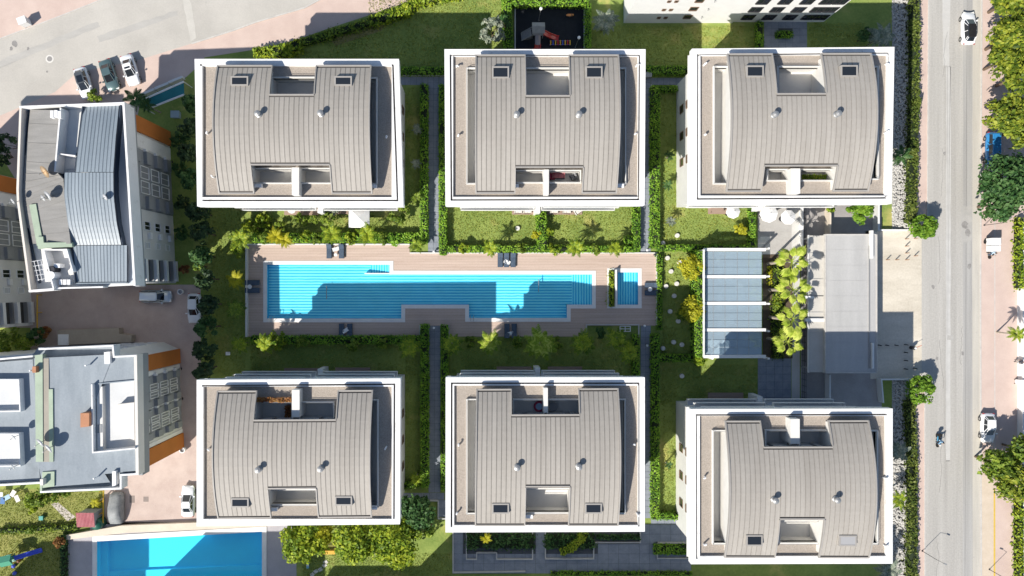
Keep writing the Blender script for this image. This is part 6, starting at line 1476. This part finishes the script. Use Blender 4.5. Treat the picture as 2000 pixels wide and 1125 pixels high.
for sx in (-1.4, 1.3):
    for sg in (-1, 1): MB().tube((sx, sg*.27, 0), (sx, sg*.27, .33), .04, .04, 6).build('leg', METAL, t)
p = P(1113, 30, .4); t = thing('spring_rider', 'small orange spring rider on the playground mat', 'spring rider', (p.x, p.y, 0), local=True)
MB().lathe(0, 0, [(.14, 0), (.1, .05), (.12, .12), (.1, .2), (.12, .28), (.1, .36)], 10).build('spring', METAL, t); MB().loft([[Vector((x, -w, .38)), Vector((x, w, .38)), Vector((x, w, .38+h_)), Vector((x, -w, .38+h_))] for x, w, h_ in ((-.5, .05, .12), (-.3, .14, .2), (.2, .14, .2), (.42, .08, .38), (.52, .04, .3))]).build('body', plain('play_orange', (.7, .28, .08), .4), t); MB().tube((.2, -.25, .6), (.2, .25, .6), .03, .03, 6).build('handle', DMETAL, t)
# ------------------------------------------------------------------ small street and garden things
def lamp(label, a, b, h=3.2, arm=0.0, rz=0):
    p = P(a, b); t = thing('street_lamp', label, 'lamp', p, rz, 'lamp posts', local=True)
    MB().lathe(0, 0, [(.1, 0), (.1, .1), (.042, .18), (.03, h)], 10).build('pole', DMETAL if arm else METAL, t)
    if arm:
        MB().tube((0, 0, h-.05), (arm, 0, h+.15), .024, .02, 6).build('arm', DMETAL, t); MB().obox(arm+.1, 0, h+.12, h+.19, .22, .08).build('lamp_head', METAL, t)
    else: MB().lathe(0, 0, [(.05, h), (.2, h+.05), (.2, h+.22), (.06, h+.28)], 14).build('lamp_head', WFRAME, t)
lamp('white lamp post at the lower right of the playground', 1124, 92, 3.4); lamp('tall lamp post at the top of the playground', 1052, 40, 3.8); lamp('lamp post on the lower left pavement of the right road', 1801, 1076, 3.2, .9, R(-25)); lamp('lamp post on the pavement right of the road bottom', 1932, 1112, 3.0, .8, R(160)); lamp('lamp post beside the dark tree above the cargo tricycle', 1922, 440, 3.6, .9, R(40)); lamp('garden lamp in the shaded bottom garden', 822, 1000, 2.6, .4, R(180)); lamp('garden lamp beside the shrub under the white facade', 1688, 92, 2.8, .5, R(60))
BOLL = ['rusty bollard at the top of the column of four on the forecourt', 'rusty bollard at the top right, next to the round street tree', 'second rusty bollard from the top of the column of four', 'third rusty bollard from the top of the column of four',
    'leftmost rusty bollard of the row of three', 'middle rusty bollard of the row of three', 'rusty bollard at the corner of the row of three and the column', 'lone rusty bollard at the right below the street tree',
    'dark bollard at the left end of the shaded row', 'second dark bollard from the left of the shaded row', 'third dark bollard from the left of the shaded row', 'dark bollard at the corner of the shaded row and column',
    'dark bollard second in the shaded column', 'dark bollard third in the shaded column', 'dark bollard lowest in the shaded column', 'dark bollard beside the lower street tree shadow']
DISL = ['pale disc on the parasol lawn', 'pale disc at the lower left hedge corner of the parasol lawn', 'pale disc left of the upper golden shrub, topmost left', 'pale disc nearest the upper golden shrub', 'pale disc below the two topmost ones right of the deck', 'pale disc at the deck side just above the shadow edge', 'pale disc right of the one at the deck side above the shadow edge',
    'pale disc just inside the shadow edge', 'pale disc left of the green round shrub', 'pale disc beneath the green round shrub', 'pale disc in deep shade left of the pavilion hedge', 'pale disc in deep shade at the slate path side', 'dim disc in deep shade closest to the pavilion hedge', 'dim disc on the shaded lawn above the lower right block', 'pale disc on the left lawn of the upper middle block']
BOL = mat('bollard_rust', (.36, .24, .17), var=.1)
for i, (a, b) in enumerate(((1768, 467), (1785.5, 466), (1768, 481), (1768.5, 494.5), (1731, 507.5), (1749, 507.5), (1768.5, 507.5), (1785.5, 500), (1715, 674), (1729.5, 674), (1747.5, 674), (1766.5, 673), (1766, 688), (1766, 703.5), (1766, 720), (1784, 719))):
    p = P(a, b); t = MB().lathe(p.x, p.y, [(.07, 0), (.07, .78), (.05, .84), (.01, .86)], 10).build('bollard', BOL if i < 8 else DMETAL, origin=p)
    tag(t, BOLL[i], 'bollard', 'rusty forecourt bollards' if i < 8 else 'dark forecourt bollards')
p = P(1779, 679); t = thing('barrier_post', 'black barrier post with red pole at the shaded forecourt edge', 'barrier', p, R(25), local=True)
MB().lathe(0, 0, [(.24, 0), (.24, .85), (.16, 1.0)], 14).build('post', DMETAL, t); MB().lathe(0, 0, [(.14, 1.0), (.14, 1.06)], 12).build('cap', WFRAME, t); MB().tube((.2, 0, .85), (.95, 0, 1.0), .04, .03, 6).build('pole', plain('barrier_red', (.55, .10, .06), .5), t)
DISC = mat('pale_disc', (.62, .60, .56), var=.07, scale=2)
for i, (a, b) in enumerate(((1322, 460), (1294, 475), (1303, 504), (1326, 512), (1310, 530), (1300, 559), (1321, 554), (1316, 578), (1308, 608), (1324, 627), (1315, 668), (1294, 680), (1331, 673), (1331, 734), (1011, 446))):
    p = P(a, b); t = MB().lathe(p.x, p.y, [(.31, 0), (.31, .30), (.27, .34)], 20).build('garden_stool', DISC, origin=p); tag(t, DISL[i], 'stone disc', 'round pale discs on the lawns')
for i, (a, b) in enumerate(((848, 640), (1257, 636), (1262, 674), (848, 492), (1262, 489), (1277, 498), (835, 979))):
    p = P(a, b); t = thing('path_light', ['path light at the top of the lower left slate path', 'path light at the top of the lower right slate path', 'path light on the lower right slate path', 'path light at the foot of the upper left slate path', 'path light at the foot of the upper right slate path', 'black path light at the upper right deck corner', 'path light by the slate steps under the lower left block'][i], 'path light', p, local=True)
    MB().lathe(0, 0, [(.09, 0), (.09, .55)], 12).build('post', DMETAL, t); MB().lathe(0, 0, [(.16, .55), (.16, .68), (.05, .74)], 14).build('lamp_head', WFRAME if i not in (5,) else DMETAL, t)
def bin_(label, a, b, m, w=.5, l=.6, h=1.1, rz=0, name='waste_bin'):
    p = P(a, b); t = thing(name, label, 'bin', p, rz, local=True); MB().loft([[Vector((-l*.45, -w*.45, .08)), Vector((l*.45, -w*.45, .08)), Vector((l*.45, w*.45, .08)), Vector((-l*.45, w*.45, .08))], [Vector((-l/2, -w/2, h)), Vector((l/2, -w/2, h)), Vector((l/2, w/2, h)), Vector((-l/2, w/2, h))]]).build('body', m, t); MB().box(-l/2-.03, -w/2-.03, h, l/2+.03, w/2+.03, h+.08).build('lid', m, t)
    for sg in (-1, 1): MB().tube((-l*.4, sg*w*.3, .1), (-l*.4, sg*w*.45, .1), .1, .1, 10).build('wheel', TYRE, t)
bin_('white roadside cabinet at the upper left street corner', 55, 47, WHITE, .9, 1.1, 1.3, R(20), 'street_cabinet'); bin_('dark bin beside the playground path by the upper right block', 1262, 150, GWALL, .6, 1.0, 1.0); bin_('grey bin at the lower right lawn corner of the upper middle block', 1240, 476, WFRAME, .5, .5, .8); bin_('small teal crate in the shaded lower left garden', 84, 1010, plain('teal_crate', (.05, .30, .26), .6), .5, .5, .4, 0, 'teal_crate')
bin_('white box on the shaded lawn near the lower left block', 447, 690, WFRAME, .4, .5, .35, 0, 'lawn_box'); bin_('blue grey box under the teal awning', 347, 226, plain('blue_grey_box', (.30, .38, .42), .6), .9, 1.1, .8, 0, 'garden_box')
bin_('white bins beside the right street wall', 1987, 745, WHITE, .7, .9, 1.2, 0, 'white_bins')
p = P(642, 1076); t = thing('garden_bench', 'yellow garden bench under the bottom trees', 'bench', p, local=True); YB = plain('bench_yellow', (.72, .40, .02), .5)
for i in range(4): MB().box(-.95, -.28+i*.14, .42, .95, -.17+i*.14, .46).build('seat_slat', YB, t)
for i in range(3): MB().box(-.95, .30+i*.02, .55+i*.15, .95, .33+i*.02, .66+i*.15).build('back_slat', YB, t)
for sx in (-.8, .8): MB().box(sx-.04, -.28, 0, sx+.04, .28, .42).build('leg', DMETAL, t)
for i, (a, b) in enumerate(((634, 1104), (626, 1112), (617, 1116), (610, 1122), (636, 1098))):
    p = P(a, b); structure('stepping_stone', MB().obox(p.x, p.y, 0, .05, .28, .24, .6), DISC)
p = P(602, 1103); t = thing('blue_crate', 'small blue crate on the shaded bottom lawn', 'crate', p, local=True); MB().box(-.16, -.38, 0, .16, .38, .3).build('crate_body', plain('crate_blue', (.2, .45, .55), .6), t); MB().box(-.17, -.06, .3, .17, .06, .33).build('handle', WFRAME, t)
p = P(166, 1016, 2.2); t = thing('tin_shed', 'small shed with red corrugated roof in the lower left garden', 'shed', (p.x, p.y, 0), local=True)
REDR = mat('red_corrugated', (.42, .13, .15), (.52, .22, .23), scale=1)
MB().box(-1.1, -.85, 0, 1.1, .85, 1.95).build('wall', GWALL, t)
for i in range(13): MB().loft([[Vector((-1.2+i*.186, -1.0, 1.98)), Vector((-1.2+i*.186+.09, -1.0, 2.05)), Vector((-1.2+i*.186+.18, -1.0, 1.98))], [Vector((-1.2+i*.186, 1.0, 2.25)), Vector((-1.2+i*.186+.09, 1.0, 2.32)), Vector((-1.2+i*.186+.18, 1.0, 2.25))]]).build('roof_sheet', REDR, t)
p = P(198, 1018); t = MB().lathe(p.x, p.y, [(.05, 0), (.8, .05), (.8, 1.2), (.6, 1.5), (.05, 1.6)], 18).build('water_tank', plain('tank_green', (.01, .09, .06), .4), origin=p, smooth=True); tag(t, 'dark green water tank beside the red tin shed', 'tank')
t = thing('yellow_fence', 'yellow rail fence between the lower left garden and brick yard', 'fence', P(202, 985))
MB().tube(P(202, 955, 1)+Vector(), P(201, 1022, 1), .07, .07, 6).build('rail', MATS['yellow_rail'], t)
for y in (957, 978, 1000, 1020): q = P(202, y, 0); MB().tube(q, q+Vector((0, 0, 1.0)), .05, .05, 6).build('post', MATS['yellow_rail'], t)
p = P(48, 1086, 1.6); t = thing('play_slide', 'blue and green slide on the lower left lawn', 'slide', (p.x, p.y, 0), R(12), local=True)
BS = plain('slide_blue', (.06, .10, .62), .35, coat=.4); GS = plain('slide_green', (.08, .30, .20), .35)
MB().loft([[Vector((x, -.3, z)), Vector((x, -.3, z+.2)), Vector((x, -.22, z+.2)), Vector((x, -.2, z+.03)), Vector((x, .2, z+.03)), Vector((x, .22, z+.2)), Vector((x, .3, z+.2)), Vector((x, .3, z))] for x, z in ((-1.5, 1.5), (-.8, 1.2), (.2, .65), (1.0, .3), (1.5, .22))]).build('slide_chute', BS, t)
MB().box(-2.9, -.55, 1.2, -1.5, .55, 1.3).build('platform', GS, t); MB().add([(-3.0, -.7, 2.1), (-1.4, -.7, 2.1), (-1.4, .7, 2.1), (-3.0, .7, 2.1), (-3.0, 0, 2.6), (-1.4, 0, 2.6)], [(0, 1, 5, 4), (2, 3, 4, 5), (0, 4, 3), (1, 2, 5)]).build('roof', GS, t)
for sx in (-2.8, -1.6):
    for sy in (-.5, .5): MB().tube((sx, sy, 0), (sx, sy, 2.1), .05, .05, 6).build('post', YE, t)
for i, (a, b, c_) in enumerate(((29, 1104, BS), (31, 1118, BS), (39, 1094, plain('ball_brown', (.15, .05, .02), .5)))):
    p = P(a, b); o = MB().lathe(p.x, p.y, [(.05, 0), (.22, .08), (.27, .25), (.22, .42), (.05, .5)], 14).build('play_pod', c_, origin=p, smooth=True); tag(o, ['blue play pod, upper, on the lower left lawn', 'blue play pod, lower, on the lower left lawn', 'brown play ball on the lower left lawn'][i], 'play pod')
# laundry and clutter under the felt roof building
for i, (a, b, c_) in enumerate(((8, 962, (.65, .66, .68)), (22, 968, (.35, .5, .62)), (34, 960, (.7, .66, .6)), (14, 974, (.1, .2, .4)), (42, 970, (.66, .62, .6)))):
    p = P(a, b); t = thing('clothes_rack', 'rack of laundry at the lower left edge, ' + ['top left', 'middle blue', 'cream at the top', 'navy at the bottom left', 'rightmost'][i], 'clothes rack', p, .5*i, local=True)
    MB().box(-.45, -.3, .85, .45, .3, .9).build('laundry', plain('cloth_l%d' % i, c_, .9), t)
    for sx in (-.4, .4): MB().tube((sx, -.25, 0), (sx, .25, .86), .02, .02, 5).build('leg', METAL, t); MB().tube((sx, .25, 0), (sx, -.25, .86), .02, .02, 5).build('leg', METAL, t)
p = P(1220, 642); t = thing('deck_vent', 'white framed grille in the planter right of the deck', 'grille', p, local=True)
for y in (-.34, 0, .34): MB().box(-.72, y-.04, .3, .72, y+.04, .42).build('bar', WFRAME, t)
for x in (-.7, 0, .7): MB().box(x-.04, -.36, .28, x+.04, .36, .41).build('bar', WFRAME, t)
for i in range(3):
    p = P((505, 560, 400)[i], (1100, 700, 180)[i])
for i, (a, b) in enumerate(((360, 877), (356, 570))):
    p = P(a, b); t = thing('round_bin', ['white round bin at the corner of the felt roof building', 'white round bin beside the silver car'][i], 'bin', p, local=True); MB().lathe(0, 0, [(.28, 0), (.36, .7), (.38, .74), (.3, .74), (.26, .1)], 18).build('tub', WFRAME, t); MB().lathe(0, 0, [(.28, .5), (.28, .52)], 14).build('bin_bag', GWALL, t)
